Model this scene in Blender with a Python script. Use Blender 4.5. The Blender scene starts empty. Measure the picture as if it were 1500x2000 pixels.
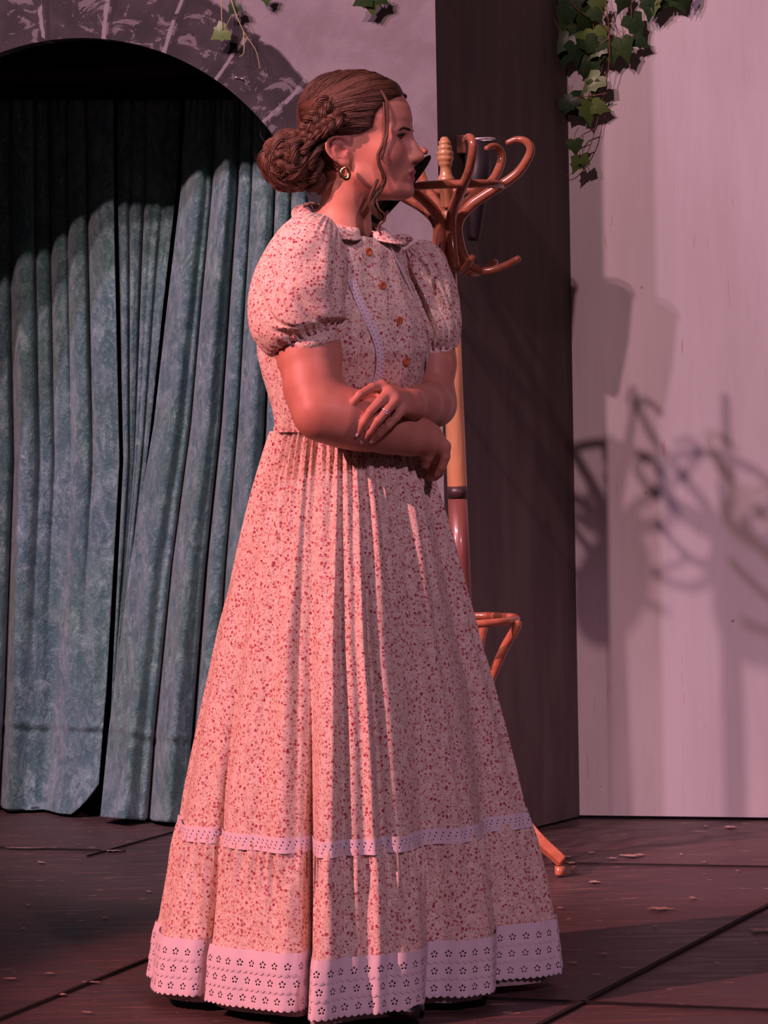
import bpy, math, random
import numpy as np
from mathutils import Vector, Matrix, Euler
PI = math.pi
rng = np.random.default_rng(7)
random.seed(7)
SC = bpy.context.scene
COL = SC.collection

# ------------------------------------------------------------------ camera, world, lights
FPX = 6000.0
CAMH = 1.07
PITCH = math.atan(225/FPX)
ROLL = 0.019
cam = bpy.data.objects.new('camera', bpy.data.cameras.new('camera'))
COL.objects.link(cam)
SC.camera = cam
cam.data.sensor_fit = 'HORIZONTAL'
cam.data.sensor_width = 36.0
cam.data.lens = 36.0*FPX/1500.0
cam.data.clip_end = 100
_R = Matrix.Rotation(PI/2-PITCH, 4, 'X') @ Matrix.Rotation(-ROLL, 4, 'Z')
cam.matrix_world = Matrix.Translation((0, 0, CAMH)) @ _R
CR = np.array(_R.to_3x3())

wd = bpy.data.worlds.new('world'); SC.world = wd
wd.use_nodes = True
wd.node_tree.nodes['Background'].inputs[0].default_value = (0.75, 0.55, 0.62, 1)
wd.node_tree.nodes['Background'].inputs[1].default_value = 0.035
SC.view_settings.view_transform = 'Standard'
SC.view_settings.look = 'None'
SC.view_settings.gamma = 1.0
SC.view_settings.exposure = 0.0
SC.view_settings.use_curve_mapping = False

def spot(name, target, az, el, dist, power, color, size=0.12, cone=40, blend=0.3):
    """az: degrees to the left (+) of the line from stage to audience; el: elevation"""
    a, e = math.radians(az), math.radians(el)
    d = Vector((-math.sin(a)*math.cos(e), -math.cos(a)*math.cos(e), math.sin(e)))
    l = bpy.data.lights.new(name, 'SPOT')
    l.energy = power; l.color = color; l.shadow_soft_size = size
    l.spot_size = math.radians(cone); l.spot_blend = blend
    o = bpy.data.objects.new(name, l); COL.objects.link(o)
    o.location = Vector(target)+d*dist
    o.rotation_euler = (-d).to_track_quat('-Z', 'Y').to_euler()
    return o
spot('stage_light_salmon', (0.0, 5.5, 0.80), 60, 32, 7.5, 3150, (1.0, 0.32, 0.33), 0.07, 17.5, .25)
spot('stage_light_violet', (0.35, 7.9, 0.75), 47, 37, 9.5, 1150, (0.90, 0.53, 0.80), 0.09, 22, .30)
spot('stage_light_rose', (0.35, 7.9, 0.75), 38.5, 36, 9.5, 1450, (1.0, 0.55, 0.62), 0.09, 22, .30)
spot('stage_light_pink', (0.0, 7.8, 0.75), 22.7, 38, 9.5, 1150, (1.0, 0.57, 0.62), 0.09, 22, .30)
spot('stage_light_lilac', (0.15, 5.6, 0.40), -22, 34, 9.0, 850, (0.95, 0.50, 0.70), 0.2, 21, .5)

# ------------------------------------------------------------------ projection helpers
def ray(px, py):
    d = CR @ np.array([(px-750)/FPX, -(py-1000)/FPX, -1.0])
    return d
def P(px, py, Y):
    """point of the plane at distance Y seen at that pixel"""
    d = ray(px, py); t = Y/d[1]
    return np.array([d[0]*t, Y, CAMH+d[2]*t])
def proj(p):
    p = np.atleast_2d(p)-np.array([0, 0, CAMH])
    q = p @ CR
    return np.stack([750+FPX*q[:, 0]/-q[:, 2], 1000-FPX*q[:, 1]/-q[:, 2]], 1)
def on_plane(px, py, q, n):
    d = ray(px, py); o = np.array([0, 0, CAMH])
    t = np.dot(np.array(q)-o, n)/np.dot(d, n)
    return o+d*t

# ------------------------------------------------------------------ mesh helpers
def catmull(pts, n):
    pts = np.asarray(pts, float)
    m = len(pts)
    e = np.vstack([2*pts[0]-pts[1], pts, 2*pts[-1]-pts[-2]])
    u = np.linspace(0, m-1-1e-9, n)
    i = u.astype(int); t = (u-i)[:, None]
    p0, p1, p2, p3 = e[i], e[i+1], e[i+2], e[i+3]
    return 0.5*((2*p1)+(-p0+p2)*t+(2*p0-5*p1+4*p2-p3)*t**2+(-p0+3*p1-3*p2+p3)*t**3)

class MB:
    def __init__(s):
        s.V = []; s.Q = []; s.T = []; s.n = 0; s.A = []; s.UV = []
    def add(s, V, Q=None, T=None, a=0.0, uv=None):
        V = np.asarray(V, float)
        if Q is not None and len(Q): s.Q.append(np.asarray(Q, np.int64)+s.n)
        if T is not None and len(T): s.T.append(np.asarray(T, np.int64)+s.n)
        s.V.append(V); s.n += len(V)
        s.A.append(np.full(len(V), a) if np.isscalar(a) else np.asarray(a))
        s.UV.append(np.zeros((len(V), 2)) if uv is None else np.asarray(uv))
        return s
    def tube(s, path, r, k=8, a=0.0, cap=True, flat=1.0, up=None):
        path = np.asarray(path, float); n = len(path)
        r = np.full(n, r) if np.isscalar(r) else np.asarray(r)
        t = np.gradient(path, axis=0); t /= np.linalg.norm(t, axis=1)[:, None]+1e-12
        u = np.array([0, 0, 1.0]) if up is None else np.asarray(up, float)
        if abs(np.dot(u, t[0])) > 0.9: u = np.array([1.0, 0.3, 0])
        N = np.zeros((n, 3))
        for i in range(n):
            u = u-np.dot(u, t[i])*t[i]; u /= np.linalg.norm(u)+1e-12
            N[i] = u
        B = np.cross(t, N)
        th = np.arange(k)*2*PI/k
        V = path[:, None]+r[:, None, None]*(np.cos(th)[None, :, None]*N[:, None]+flat*np.sin(th)[None, :, None]*B[:, None])
        V = V.reshape(-1, 3)
        i, j = np.meshgrid(np.arange(n-1), np.arange(k), indexing='ij')
        Q = np.stack([i*k+j, i*k+(j+1) % k, (i+1)*k+(j+1) % k, (i+1)*k+j], -1).reshape(-1, 4)
        T = None
        if cap:
            V = np.vstack([V, path[0]-t[0]*r[0]*0.35, path[-1]+t[-1]*r[-1]*0.35])
            c0, c1 = n*k, n*k+1
            T = [[c0, (q+1) % k, q] for q in range(k)]+[[c1, (n-1)*k+q, (n-1)*k+(q+1) % k] for q in range(k)]
        return s.add(V, Q, T, a)
    def grid(s, G, closed=False, uv=None, a=0.0):
        """G: rows x cols x 3"""
        n, m = G.shape[:2]
        jj = np.arange(m if closed else m-1)
        i, j = np.meshgrid(np.arange(n-1), jj, indexing='ij')
        Q = np.stack([i*m+j, i*m+(j+1) % m, (i+1)*m+(j+1) % m, (i+1)*m+j], -1).reshape(-1, 4)
        return s.add(G.reshape(-1, 3), Q, None, a, None if uv is None else uv.reshape(-1, 2))
    def lathe(s, prof, base, axis=(0, 0, 1), k=40):
        prof = np.asarray(prof, float)
        ax = np.asarray(axis, float); ax /= np.linalg.norm(ax)
        u = np.cross(ax, [0.13, 1, 0.05]); u /= np.linalg.norm(u); v = np.cross(ax, u)
        th = np.arange(k)*2*PI/k
        G = np.asarray(base)+prof[:, None, 1:2]*ax+prof[:, None, 0:1]*(np.cos(th)[None, :, None]*u+np.sin(th)[None, :, None]*v)
        return s.grid(G, True)
    def box(s, c, h, R=None):
        c = np.asarray(c, float); h = np.asarray(h, float)
        V = np.array([[x, y, z] for x in (-1, 1) for y in (-1, 1) for z in (-1, 1)])*h
        if R is not None: V = V @ np.asarray(R).T
        Q = [[0, 1, 3, 2], [4, 6, 7, 5], [0, 4, 5, 1], [2, 3, 7, 6], [0, 2, 6, 4], [1, 5, 7, 3]]
        return s.add(V+c, Q)
    def ell(s, c, r, R=None, nu=20, nv=12, a=0.0):
        th = np.linspace(0, PI, nv); ph = np.arange(nu)*2*PI/nu
        G = np.stack([np.sin(th)[:, None]*np.cos(ph), np.sin(th)[:, None]*np.sin(ph), np.cos(th)[:, None]*np.ones(nu)], -1)*np.asarray(r)
        if R is not None: G = G @ np.asarray(R).T
        return s.grid(G+np.asarray(c), True, a=a)

ROOT = {}
def tag(o, label=None, cat=None, group=None, kind=None):
    if label: o['label'] = label
    if cat: o['category'] = cat
    if group: o['group'] = group
    if kind: o['kind'] = kind
    return o
def empty(name, loc, label, cat, group=None):
    o = bpy.data.objects.new(name, None); COL.objects.link(o)
    o.location = loc; o.empty_display_size = 0.1
    ROOT[o.name] = np.array(loc, float)
    return tag(o, label, cat, group)
def build(mb, name, mat, parent=None, loc=None, smooth=True, bevel=0, label=None, rot=None, merge=False, solid=0):
    V = np.vstack(mb.V)
    if parent is not None: L = ROOT[parent.name]
    elif loc is not None: L = np.asarray(loc, float)
    else: L = np.zeros(3)
    me = bpy.data.meshes.new(name)
    Q = np.vstack(mb.Q) if mb.Q else np.zeros((0, 4), np.int64)
    T = np.vstack(mb.T) if mb.T else np.zeros((0, 3), np.int64)
    W = V-L
    me.vertices.add(len(W)); me.vertices.foreach_set('co', W.astype(np.float32).ravel())
    nl = len(Q)*4+len(T)*3
    me.loops.add(nl)
    li = np.concatenate([Q.ravel(), T.ravel()]).astype(np.int32)
    me.loops.foreach_set('vertex_index', li)
    me.polygons.add(len(Q)+len(T))
    st = np.concatenate([np.arange(len(Q))*4, len(Q)*4+np.arange(len(T))*3]).astype(np.int32)
    me.polygons.foreach_set('loop_start', st)
    me.update(calc_edges=True); me.validate()
    A = np.concatenate(mb.A)
    if np.any(A != 0):
        at = me.attributes.new('val', 'FLOAT', 'POINT'); at.data.foreach_set('value', A.astype(np.float32))
    U = np.vstack(mb.UV)
    if np.any(U != 0):
        uvl = me.uv_layers.new(name='UVMap')
        lv = np.zeros(len(me.loops), np.int32); me.loops.foreach_get('vertex_index', lv)
        uvl.data.foreach_set('uv', U[lv].astype(np.float32).ravel())
    me.polygons.foreach_set('use_smooth', np.full(len(me.polygons), smooth))
    o = bpy.data.objects.new(name, me); COL.objects.link(o)
    me.materials.append(mat)
    if parent is not None:
        o.parent = parent
    else:
        o.location = L
    ROOT[o.name] = L
    if solid:
        md = o.modifiers.new('solid', 'SOLIDIFY'); md.thickness = solid; md.offset = -1
    if bevel:
        md = o.modifiers.new('bevel', 'BEVEL'); md.width = bevel; md.segments = 2; md.limit_method = 'ANGLE'
        for p in me.polygons: p.use_smooth = False
    if label: o['label'] = label
    return o

# ------------------------------------------------------------------ material helpers
class NT:
    def __init__(s, name):
        s.m = bpy.data.materials.new(name); s.m.use_nodes = True
        s.t = s.m.node_tree; s.b = s.t.nodes['Principled BSDF']; s.out = s.t.nodes['Material Output']
    def n(s, typ, **kw):
        d = s.t.nodes.new(typ)
        for k, v in kw.items(): setattr(d, k, v)
        return d
    def l(s, a, b): s.t.links.new(a, b)
    def put(s, sock, v):
        if hasattr(v, 'is_linked') or hasattr(v, 'links'): s.l(v, sock)
        elif isinstance(v, (tuple, list)) and len(v) == 3 and sock.type == 'RGBA': sock.default_value = (*v, 1)
        else: sock.default_value = v
    def math(s, op, a, b=None, c=None, clamp=False):
        d = s.n('ShaderNodeMath', operation=op); d.use_clamp = clamp
        s.put(d.inputs[0], a)
        if b is not None: s.put(d.inputs[1], b)
        if c is not None: s.put(d.inputs[2], c)
        return d.outputs[0]
    def vmath(s, op, a, b=None, out=0, scale=None):
        d = s.n('ShaderNodeVectorMath', operation=op)
        s.put(d.inputs[0], a)
        if b is not None: s.put(d.inputs[1], b)
        if scale is not None: s.put(d.inputs['Scale'], scale)
        return d.outputs[out]
    def coord(s, w='Object'): return s.n('ShaderNodeTexCoord').outputs[w]
    def mapping(s, v, scale=(1, 1, 1), rot=(0, 0, 0), loc=(0, 0, 0)):
        d = s.n('ShaderNodeMapping'); s.l(v, d.inputs[0])
        d.inputs['Scale'].default_value = scale; d.inputs['Rotation'].default_value = rot; d.inputs['Location'].default_value = loc
        return d.outputs[0]
    def noise(s, v, scale, detail=4, rough=0.5, dist=0.0, out=0):
        d = s.n('ShaderNodeTexNoise'); s.l(v, d.inputs['Vector'])
        d.inputs['Scale'].default_value = scale; d.inputs['Detail'].default_value = detail
        d.inputs['Roughness'].default_value = rough; d.inputs['Distortion'].default_value = dist
        return d.outputs[out]
    def voro(s, v, scale, feature='F1', rand=1.0):
        d = s.n('ShaderNodeTexVoronoi', feature=feature); s.l(v, d.inputs['Vector'])
        d.inputs['Scale'].default_value = scale; d.inputs['Randomness'].default_value = rand
        return d
    def ramp(s, f, lo, hi, a=0.0, b=1.0, smooth=True):
        d = s.n('ShaderNodeMapRange'); d.clamp = True
        if smooth: d.interpolation_type = 'SMOOTHSTEP'
        s.put(d.inputs['Value'], f)
        d.inputs['From Min'].default_value = lo; d.inputs['From Max'].default_value = hi
        d.inputs['To Min'].default_value = a; d.inputs['To Max'].default_value = b
        return d.outputs['Result']
    def mix(s, f, a, b, mode='MIX'):
        d = s.n('ShaderNodeMix', data_type='RGBA', blend_type=mode)
        s.put(d.inputs[0], f); s.put(d.inputs[6], a); s.put(d.inputs[7], b)
        return d.outputs[2]
    def sep(s, v):
        d = s.n('ShaderNodeSeparateXYZ'); s.l(v, d.inputs[0]); return d.outputs
    def comb(s, x, y, z=0.0):
        d = s.n('ShaderNodeCombineXYZ')
        s.put(d.inputs[0], x); s.put(d.inputs[1], y); s.put(d.inputs[2], z)
        return d.outputs[0]
    def bump(s, h, strength=0.3, dist=0.01):
        d = s.n('ShaderNodeBump'); s.l(h, d.inputs['Height'])
        d.inputs['Strength'].default_value = strength; d.inputs['Distance'].default_value = dist
        s.l(d.outputs[0], s.b.inputs['Normal']); return d
    def set(s, color=None, rough=None, metal=None, spec=None, **kw):
        if color is not None: s.put(s.b.inputs['Base Color'], color)
        if rough is not None: s.put(s.b.inputs['Roughness'], rough)
        if metal is not None: s.put(s.b.inputs['Metallic'], metal)
        if spec is not None: s.put(s.b.inputs['Specular IOR Level'], spec)
        for k, v in kw.items(): s.put(s.b.inputs[k.replace('_', ' ')], v)
        return s.m

def simple(name, color, rough=0.5, metal=0.0, nscale=0, namp=0.15, **kw):
    t = NT(name)
    if nscale:
        f = t.noise(t.coord(), nscale, 4)
        c = t.mix(t.ramp(f, .3, .7), tuple(x*(1-namp) for x in color), tuple(min(1, x*(1+namp)) for x in color))
        t.set(color=c, rough=rough, metal=metal, **kw)
    else: t.set(color=color, rough=rough, metal=metal, **kw)
    return t.m

def mat_floral():
    t = NT('floral_cotton'); o = t.coord()
    nz = t.vmath('SUBTRACT', t.noise(o, 160, 2, out=1), (0.5, 0.5, 0.5))
    v = t.vmath('ADD', o, t.vmath('SCALE', nz, scale=0.004))
    base = t.mix(t.ramp(t.noise(o, 60, 3), .35, .65), (0.72, 0.62, 0.53), (0.84, 0.75, 0.67))
    # fine sprigs: thin winding stems
    st = t.noise(v, 210, 1, .5)
    stm = t.ramp(t.math('ABSOLUTE', t.math('SUBTRACT', st, .5)), .012, .035, 1, 0)
    c = t.mix(t.math('MULTIPLY', stm, .7), base, (0.42, 0.34, 0.24))
    v2 = t.voro(v, 255); s2 = t.sep(v2.outputs['Color'])
    m2 = t.math('LESS_THAN', v2.outputs['Distance'], t.ramp(s2[0], 0, 1, .12, .40, False))
    c2 = t.mix(t.ramp(s2[1], .4, .6), (0.52, 0.20, 0.24), (0.34, 0.30, 0.18))
    c2 = t.mix(t.ramp(s2[2], .75, .8), c2, (0.42, 0.26, 0.42))
    c = t.mix(t.math('MULTIPLY', m2, .95), c, c2)
    v1 = t.voro(v, 142); s1 = t.sep(v1.outputs['Color'])
    thr = t.ramp(s1[0], 0, 1, .20, .44, False)
    m1 = t.math('LESS_THAN', v1.outputs['Distance'], thr)
    c1 = t.mix(t.ramp(s1[1], .3, .7), (0.36, 0.055, 0.09), (0.32, 0.04, 0.09))
    c1 = t.mix(t.ramp(s1[2], .7, .75), c1, (0.50, 0.17, 0.22))
    # petal texture inside blooms
    pet = t.ramp(t.noise(v, 420, 1), .50, .58)
    c1 = t.mix(t.math('MULTIPLY', pet, .55), c1, (0.80, 0.45, 0.42))
    c = t.mix(m1, c, c1)
    t.bump(t.noise(o, 900, 2), .12, .0004)
    return t.set(color=c, rough=.85, spec=.15, Sheen_Weight=.1)

def mat_eyelet(name, kind):
    """white broderie anglaise with real cut holes; uv in metres, v=0 at lower edge"""
    t = NT(name); uv = t.n('ShaderNodeUVMap').outputs[0]
    s = t.sep(uv); u, v = s[0], s[1]
    def holes(per, v0, r0, rh, off=0.0, n=5):
        uu = t.math('SUBTRACT', t.math('MODULO', t.math('ADD', u, 10+off), per), per/2)
        vv = t.math('SUBTRACT', v, v0)
        r = t.math('SQRT', t.math('ADD', t.math('MULTIPLY', uu, uu), t.math('MULTIPLY', vv, vv)))
        an = t.math('ARCTAN2', uu, vv)
        sec = 2*PI/n
        a = t.math('SUBTRACT', t.math('MODULO', t.math('ADD', an, 4*PI+sec/2), sec), sec/2)
        dx = t.math('SUBTRACT', t.math('MULTIPLY', r, t.math('COSINE', a)), r0)
        dy = t.math('MULTIPLY', r, t.math('SINE', a))
        dd = t.math('SQRT', t.math('ADD', t.math('MULTIPLY', dx, dx), t.math('MULTIPLY', dy, dy)))
        return dd
    def dots(per, v0, rh, off=0.0, tilt=0.0):
        uu = t.math('SUBTRACT', t.math('MODULO', t.math('ADD', u, 10+off), per), per/2)
        vv = t.math('SUBTRACT', v, v0)
        uu = t.math('ADD', uu, t.math('MULTIPLY', vv, tilt))
        return t.math('SQRT', t.math('ADD', t.math('MULTIPLY', uu, uu), t.math('MULTIPLY', t.math('MULTIPLY', vv, vv), .5)))
    if kind == 'tier':
        d = holes(.0255, .017, .0046, .0017)
        hole = t.math('LESS_THAN', d, .0018)
        rim = t.ramp(d, .0018, .0032, 1, 0)
        sc = t.math('MULTIPLY', t.math('ABSOLUTE', t.math('SINE', t.math('MULTIPLY', u, PI/.0127))), .0036)
        edge = t.math('LESS_THAN', t.math('ADD', v, sc), .0036)
        stitch = t.ramp(t.math('ADD', v, sc), .0036, .0075, 1, 0)
        hole = t.math('MAXIMUM', hole, edge)
        h = t.math('MAXIMUM', rim, stitch)
    elif kind == 'band':
        d1 = dots(.0125, .019, .001, 0, .5); d2 = dots(.0125, .0075, .001, .006, -.5); d3 = dots(.0125, .0135, .001, .003, .3)
        dm = t.math('MINIMUM', t.math('MINIMUM', d1, d2), d3)
        hole = t.math('LESS_THAN', dm, .00115); h = t.ramp(dm, .001, .0024, 1, 0)
    else:
        d1 = dots(.008, .0125, .001, 0, 0); d2 = dots(.008, .0055, .001, .004, 0)
        dm = t.math('MINIMUM', d1, d2)
        hole = t.math('LESS_THAN', dm, .0009); h = t.ramp(dm, .0009, .002, 1, 0)
    c = t.mix(h, (0.74, 0.70, 0.78), (0.84, 0.80, 0.86))
    t.bump(h, .5, .0012)
    t.set(color=c, rough=.8, spec=.2)
    tr = t.n('ShaderNodeBsdfTransparent'); mx = t.n('ShaderNodeMixShader')
    t.l(hole, mx.inputs[0]); t.l(t.b.outputs[0], mx.inputs[1]); t.l(tr.outputs[0], mx.inputs[2])
    t.l(mx.outputs[0], t.out.inputs[0])
    return t.m

def mat_skin():
    t = NT('skin'); o = t.coord()
    at = t.n('ShaderNodeAttribute', attribute_name='val').outputs['Fac']
    base = t.mix(t.ramp(t.noise(o, 25, 4), .35, .65), (0.52, 0.235, 0.175), (0.58, 0.285, 0.21))
    c = t.mix(t.ramp(at, 0, 1, 0, 1, False), base, (0.40, 0.05, 0.08))
    t.bump(t.noise(o, 700, 3), .08, .0005)
    return t.set(color=c, rough=.48, spec=.35, Subsurface_Weight=.12, Subsurface_Scale=.02, Subsurface_Radius=(1, .3, .15))

def mat_hair():
    t = NT('brown_hair')
    at = t.n('ShaderNodeAttribute', attribute_name='val').outputs['Fac']
    c = t.mix(at, (0.022, 0.011, 0.008), (0.165, 0.080, 0.048))
    return t.set(color=c, rough=.5, spec=.4)

def mat_velvet():
    t = NT('teal_crushed_velvet'); o = t.coord()
    cr = t.noise(t.mapping(o, (1, 1, .6)), 26, 7, .68, .7)
    cr2 = t.noise(t.mapping(o, (1, 1, .7), (0, .5, 0)), 80, 5, .65, .8)
    cr3 = t.noise(o, 8, 3, .55, .6)
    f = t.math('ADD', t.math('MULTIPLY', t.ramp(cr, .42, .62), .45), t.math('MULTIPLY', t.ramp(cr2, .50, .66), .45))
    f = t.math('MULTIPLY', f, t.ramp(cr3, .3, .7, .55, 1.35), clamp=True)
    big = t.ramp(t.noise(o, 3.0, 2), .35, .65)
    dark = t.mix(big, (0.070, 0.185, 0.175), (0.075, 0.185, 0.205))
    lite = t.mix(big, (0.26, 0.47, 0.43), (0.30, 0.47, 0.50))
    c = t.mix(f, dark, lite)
    t.bump(t.math('ADD', cr, t.math('MULTIPLY', cr2, .5)), .8, .014)
    return t.set(color=c, rough=t.ramp(cr, .3, .7, .55, .32), spec=.45, Sheen_Weight=.4, Sheen_Roughness=.35)

def mat_floor():
    t = NT('painted_stage_floor'); o = t.coord()
    g = t.noise(t.mapping(o, (1.2, 9, 1), (0, 0, .05)), 5, 6, .6, .4)
    c = t.mix(t.ramp(g, .3, .72), (0.045, 0.029, 0.028), (0.090, 0.060, 0.058))
    big = t.ramp(t.noise(o, 1.6, 3), .4, .65)
    c = t.mix(t.math('MULTIPLY', big, .35), c, (0.105, 0.062, 0.055))
    # scraped paint flakes
    fl = t.noise(t.mapping(o, (4, 16, 1), (0, 0, .12), (3.1, 1.7, 0)), 3.2, 7, .62, .6)
    c = t.mix(t.ramp(fl, .665, .68), c, (0.50, 0.33, 0.26))
    f2 = t.noise(t.mapping(o, (9, 26, 1), (0, 0, -.25)), 2.6, 6, .7, .3)
    c = t.mix(t.ramp(f2, .685, .70), c, (0.60, 0.45, 0.38))
    f3 = t.noise(t.mapping(o, (1.5, 22, 1), (0, 0, .35)), 3.0, 5, .6, .2)
    c = t.mix(t.math('MULTIPLY', t.ramp(f3, .60, .66), .5), c, (0.30, 0.15, 0.10))
    t.bump(g, .12, .004)
    return t.set(color=c, rough=t.ramp(g, .3, .7, .42, .62), spec=.4)

def mat_white_wall():
    t = NT('scuffed_white_paint'); o = t.coord()
    n1 = t.noise(t.mapping(o, (3, 3, .5)), 2.2, 5, .55)
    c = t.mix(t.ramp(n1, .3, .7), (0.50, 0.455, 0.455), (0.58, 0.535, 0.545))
    st = t.noise(t.mapping(o, (14, 14, 1)), 5, 3, .5)
    c = t.mix(t.math('MULTIPLY', t.ramp(st, .55, .75), .25), c, (0.44, 0.38, 0.38))
    sm = t.noise(o, 3.0, 3, .5)
    c = t.mix(t.math('MULTIPLY', t.ramp(sm, .58, .75), .22), c, (0.38, 0.32, 0.32))
    v = t.voro(t.vmath('ADD', o, t.vmath('SCALE', t.noise(o, 30, 2, out=1), scale=.03)), 9)
    sp = t.sep(v.outputs['Color'])
    m = t.math('MULTIPLY', t.math('LESS_THAN', v.outputs['Distance'], .035), t.math('GREATER_THAN', sp[0], .35))
    c = t.mix(t.math('MULTIPLY', m, .8), c, (0.28, 0.13, 0.10))
    scr = t.noise(t.mapping(o, (42, 42, 3.5), (0, .35, 0)), 1.6, 4, .5, .5)
    c = t.mix(t.math('MULTIPLY', t.ramp(scr, .70, .715), .6), c, (0.45, 0.25, 0.20))
    t.bump(t.noise(t.mapping(o, (30, 30, 3)), 4, 4), .10, .003)
    return t.set(color=c, rough=.62, spec=.25)

def mat_arch_wall(uc, zc, R):
    t = NT('painted_stone_arch'); o = t.coord()
    s = t.sep(o)
    dist = t.vmath('SUBTRACT', t.noise(o, 9, 4, out=1), (.5, .5, .5))
    od = t.sep(t.vmath('ADD', o, t.vmath('SCALE', dist, scale=.035)))
    x = t.math('SUBTRACT', od[0], uc); z = t.math('SUBTRACT', od[2], zc)
    r = t.math('SQRT', t.math('ADD', t.math('MULTIPLY', x, x), t.math('MULTIPLY', z, z)))
    an = t.math('ARCTAN2', x, z)
    ds = t.math('DIVIDE', t.math('ADD', an, 6.5+.02), math.radians(14.0))
    k = t.math('FLOOR', ds); fr = t.math('FRACT', ds)
    wn = t.n('ShaderNodeTexWhiteNoise', noise_dimensions='1D'); t.l(k, wn.inputs['W'])
    Ro = t.math('ADD', R*1.215, t.math('MULTIPLY', wn.outputs[0], R*.075))
    stone = t.ramp(t.math('SUBTRACT', r, Ro), -.004, .004, 1, 0)
    # plain plaster
    n1 = t.noise(o, 7, 6, .65, .5); n2 = t.noise(o, 60, 5, .7)
    pl = t.mix(t.ramp(n1, .3, .7), (0.235, 0.205, 0.215), (0.315, 0.275, 0.29))
    pl = t.mix(t.math('MULTIPLY', t.ramp(n2, .60, .72), .35), pl, (0.12, 0.095, 0.10))
    f3 = t.noise(t.mapping(o, (1, 1, 2.0)), 22, 6, .7, .4)
    pl = t.mix(t.math('MULTIPLY', t.ramp(f3, .68, .72), .7), pl, (0.09, 0.07, 0.07))
    # dark stone paint
    dk = t.mix(t.ramp(t.noise(o, 14, 4), .35, .65), (0.042, 0.036, 0.040), (0.062, 0.052, 0.058))
    scum = t.noise(t.mapping(o, (1, 1, 1.5), (0, .6, 0)), 17, 6, .68, .9)
    dk = t.mix(t.math('MULTIPLY', t.ramp(scum, .545, .585), .72), dk, (0.22, 0.19, 0.205))
    # pale mortar strokes beside dark joints
    w = t.math('ADD', .045, t.math('MULTIPLY', t.noise(o, 12, 3), .07))
    stroke = t.math('MULTIPLY', t.math('LESS_THAN', t.math('ABSOLUTE', t.math('SUBTRACT', fr, .13)), t.math('MULTIPLY', w, .36)),
                    t.ramp(t.noise(o, 26, 3), .36, .42))
    dk = t.mix(t.math('MULTIPLY', stroke, .9), dk, (0.28, 0.25, 0.265))
    joint = t.math('LESS_THAN', t.math('ABSOLUTE', t.math('SUBTRACT', fr, .01)), .05)
    dk = t.mix(t.math('MULTIPLY', joint, .8), dk, (0.04, 0.033, 0.037))
    rim = t.math('MULTIPLY', t.ramp(t.math('ABSOLUTE', t.math('SUBTRACT', r, t.math('SUBTRACT', Ro, .012))), .005, .010, 1, 0), 1.0)
    dk = t.mix(t.math('MULTIPLY', rim, .8), dk, (0.042, 0.035, 0.04))
    c = t.mix(stone, pl, dk)
    t.bump(t.noise(o, 35, 6, .7), .25, .004)
    return t.set(color=c, rough=.8, spec=.2)

def mat_dark_panel():
    t = NT('dark_brown_grey_paint'); o = t.coord()
    n = t.noise(t.mapping(o, (5, 5, .7)), 2.5, 6, .6, .4)
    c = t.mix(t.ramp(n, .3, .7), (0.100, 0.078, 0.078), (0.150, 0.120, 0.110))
    n2 = t.noise(t.mapping(o, (6, 6, 2.0), (0, .5, 0)), 5, 5, .6, .6)
    c = t.mix(t.math('MULTIPLY', t.ramp(n2, .64, .70), .6), c, (0.075, 0.058, 0.06))
    t.bump(n, .2, .006)
    return t.set(color=c, rough=.65, spec=.25)

def mat_wood(name, c0, c1, rough=.28, axis=(1, 1, .12)):
    t = NT(name); o = t.coord()
    g = t.noise(t.mapping(o, axis), 60, 5, .6, .5)
    c = t.mix(t.ramp(g, .3, .7), c0, c1)
    return t.set(color=c, rough=rough, spec=.5, Coat_Weight=.5, Coat_Roughness=.12)

def mat_leaf():
    t = NT('ivy_leaf'); o = t.coord()
    at = t.n('ShaderNodeAttribute', attribute_name='val').outputs['Fac']
    c = t.mix(at, (0.018, 0.05, 0.02), (0.16, 0.26, 0.06))
    c = t.mix(t.math('MULTIPLY', t.ramp(t.noise(o, 120, 3), .5, .7), .3), c, (0.08, 0.13, 0.04))
    return t.set(color=c, rough=.4, spec=.4)

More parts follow.
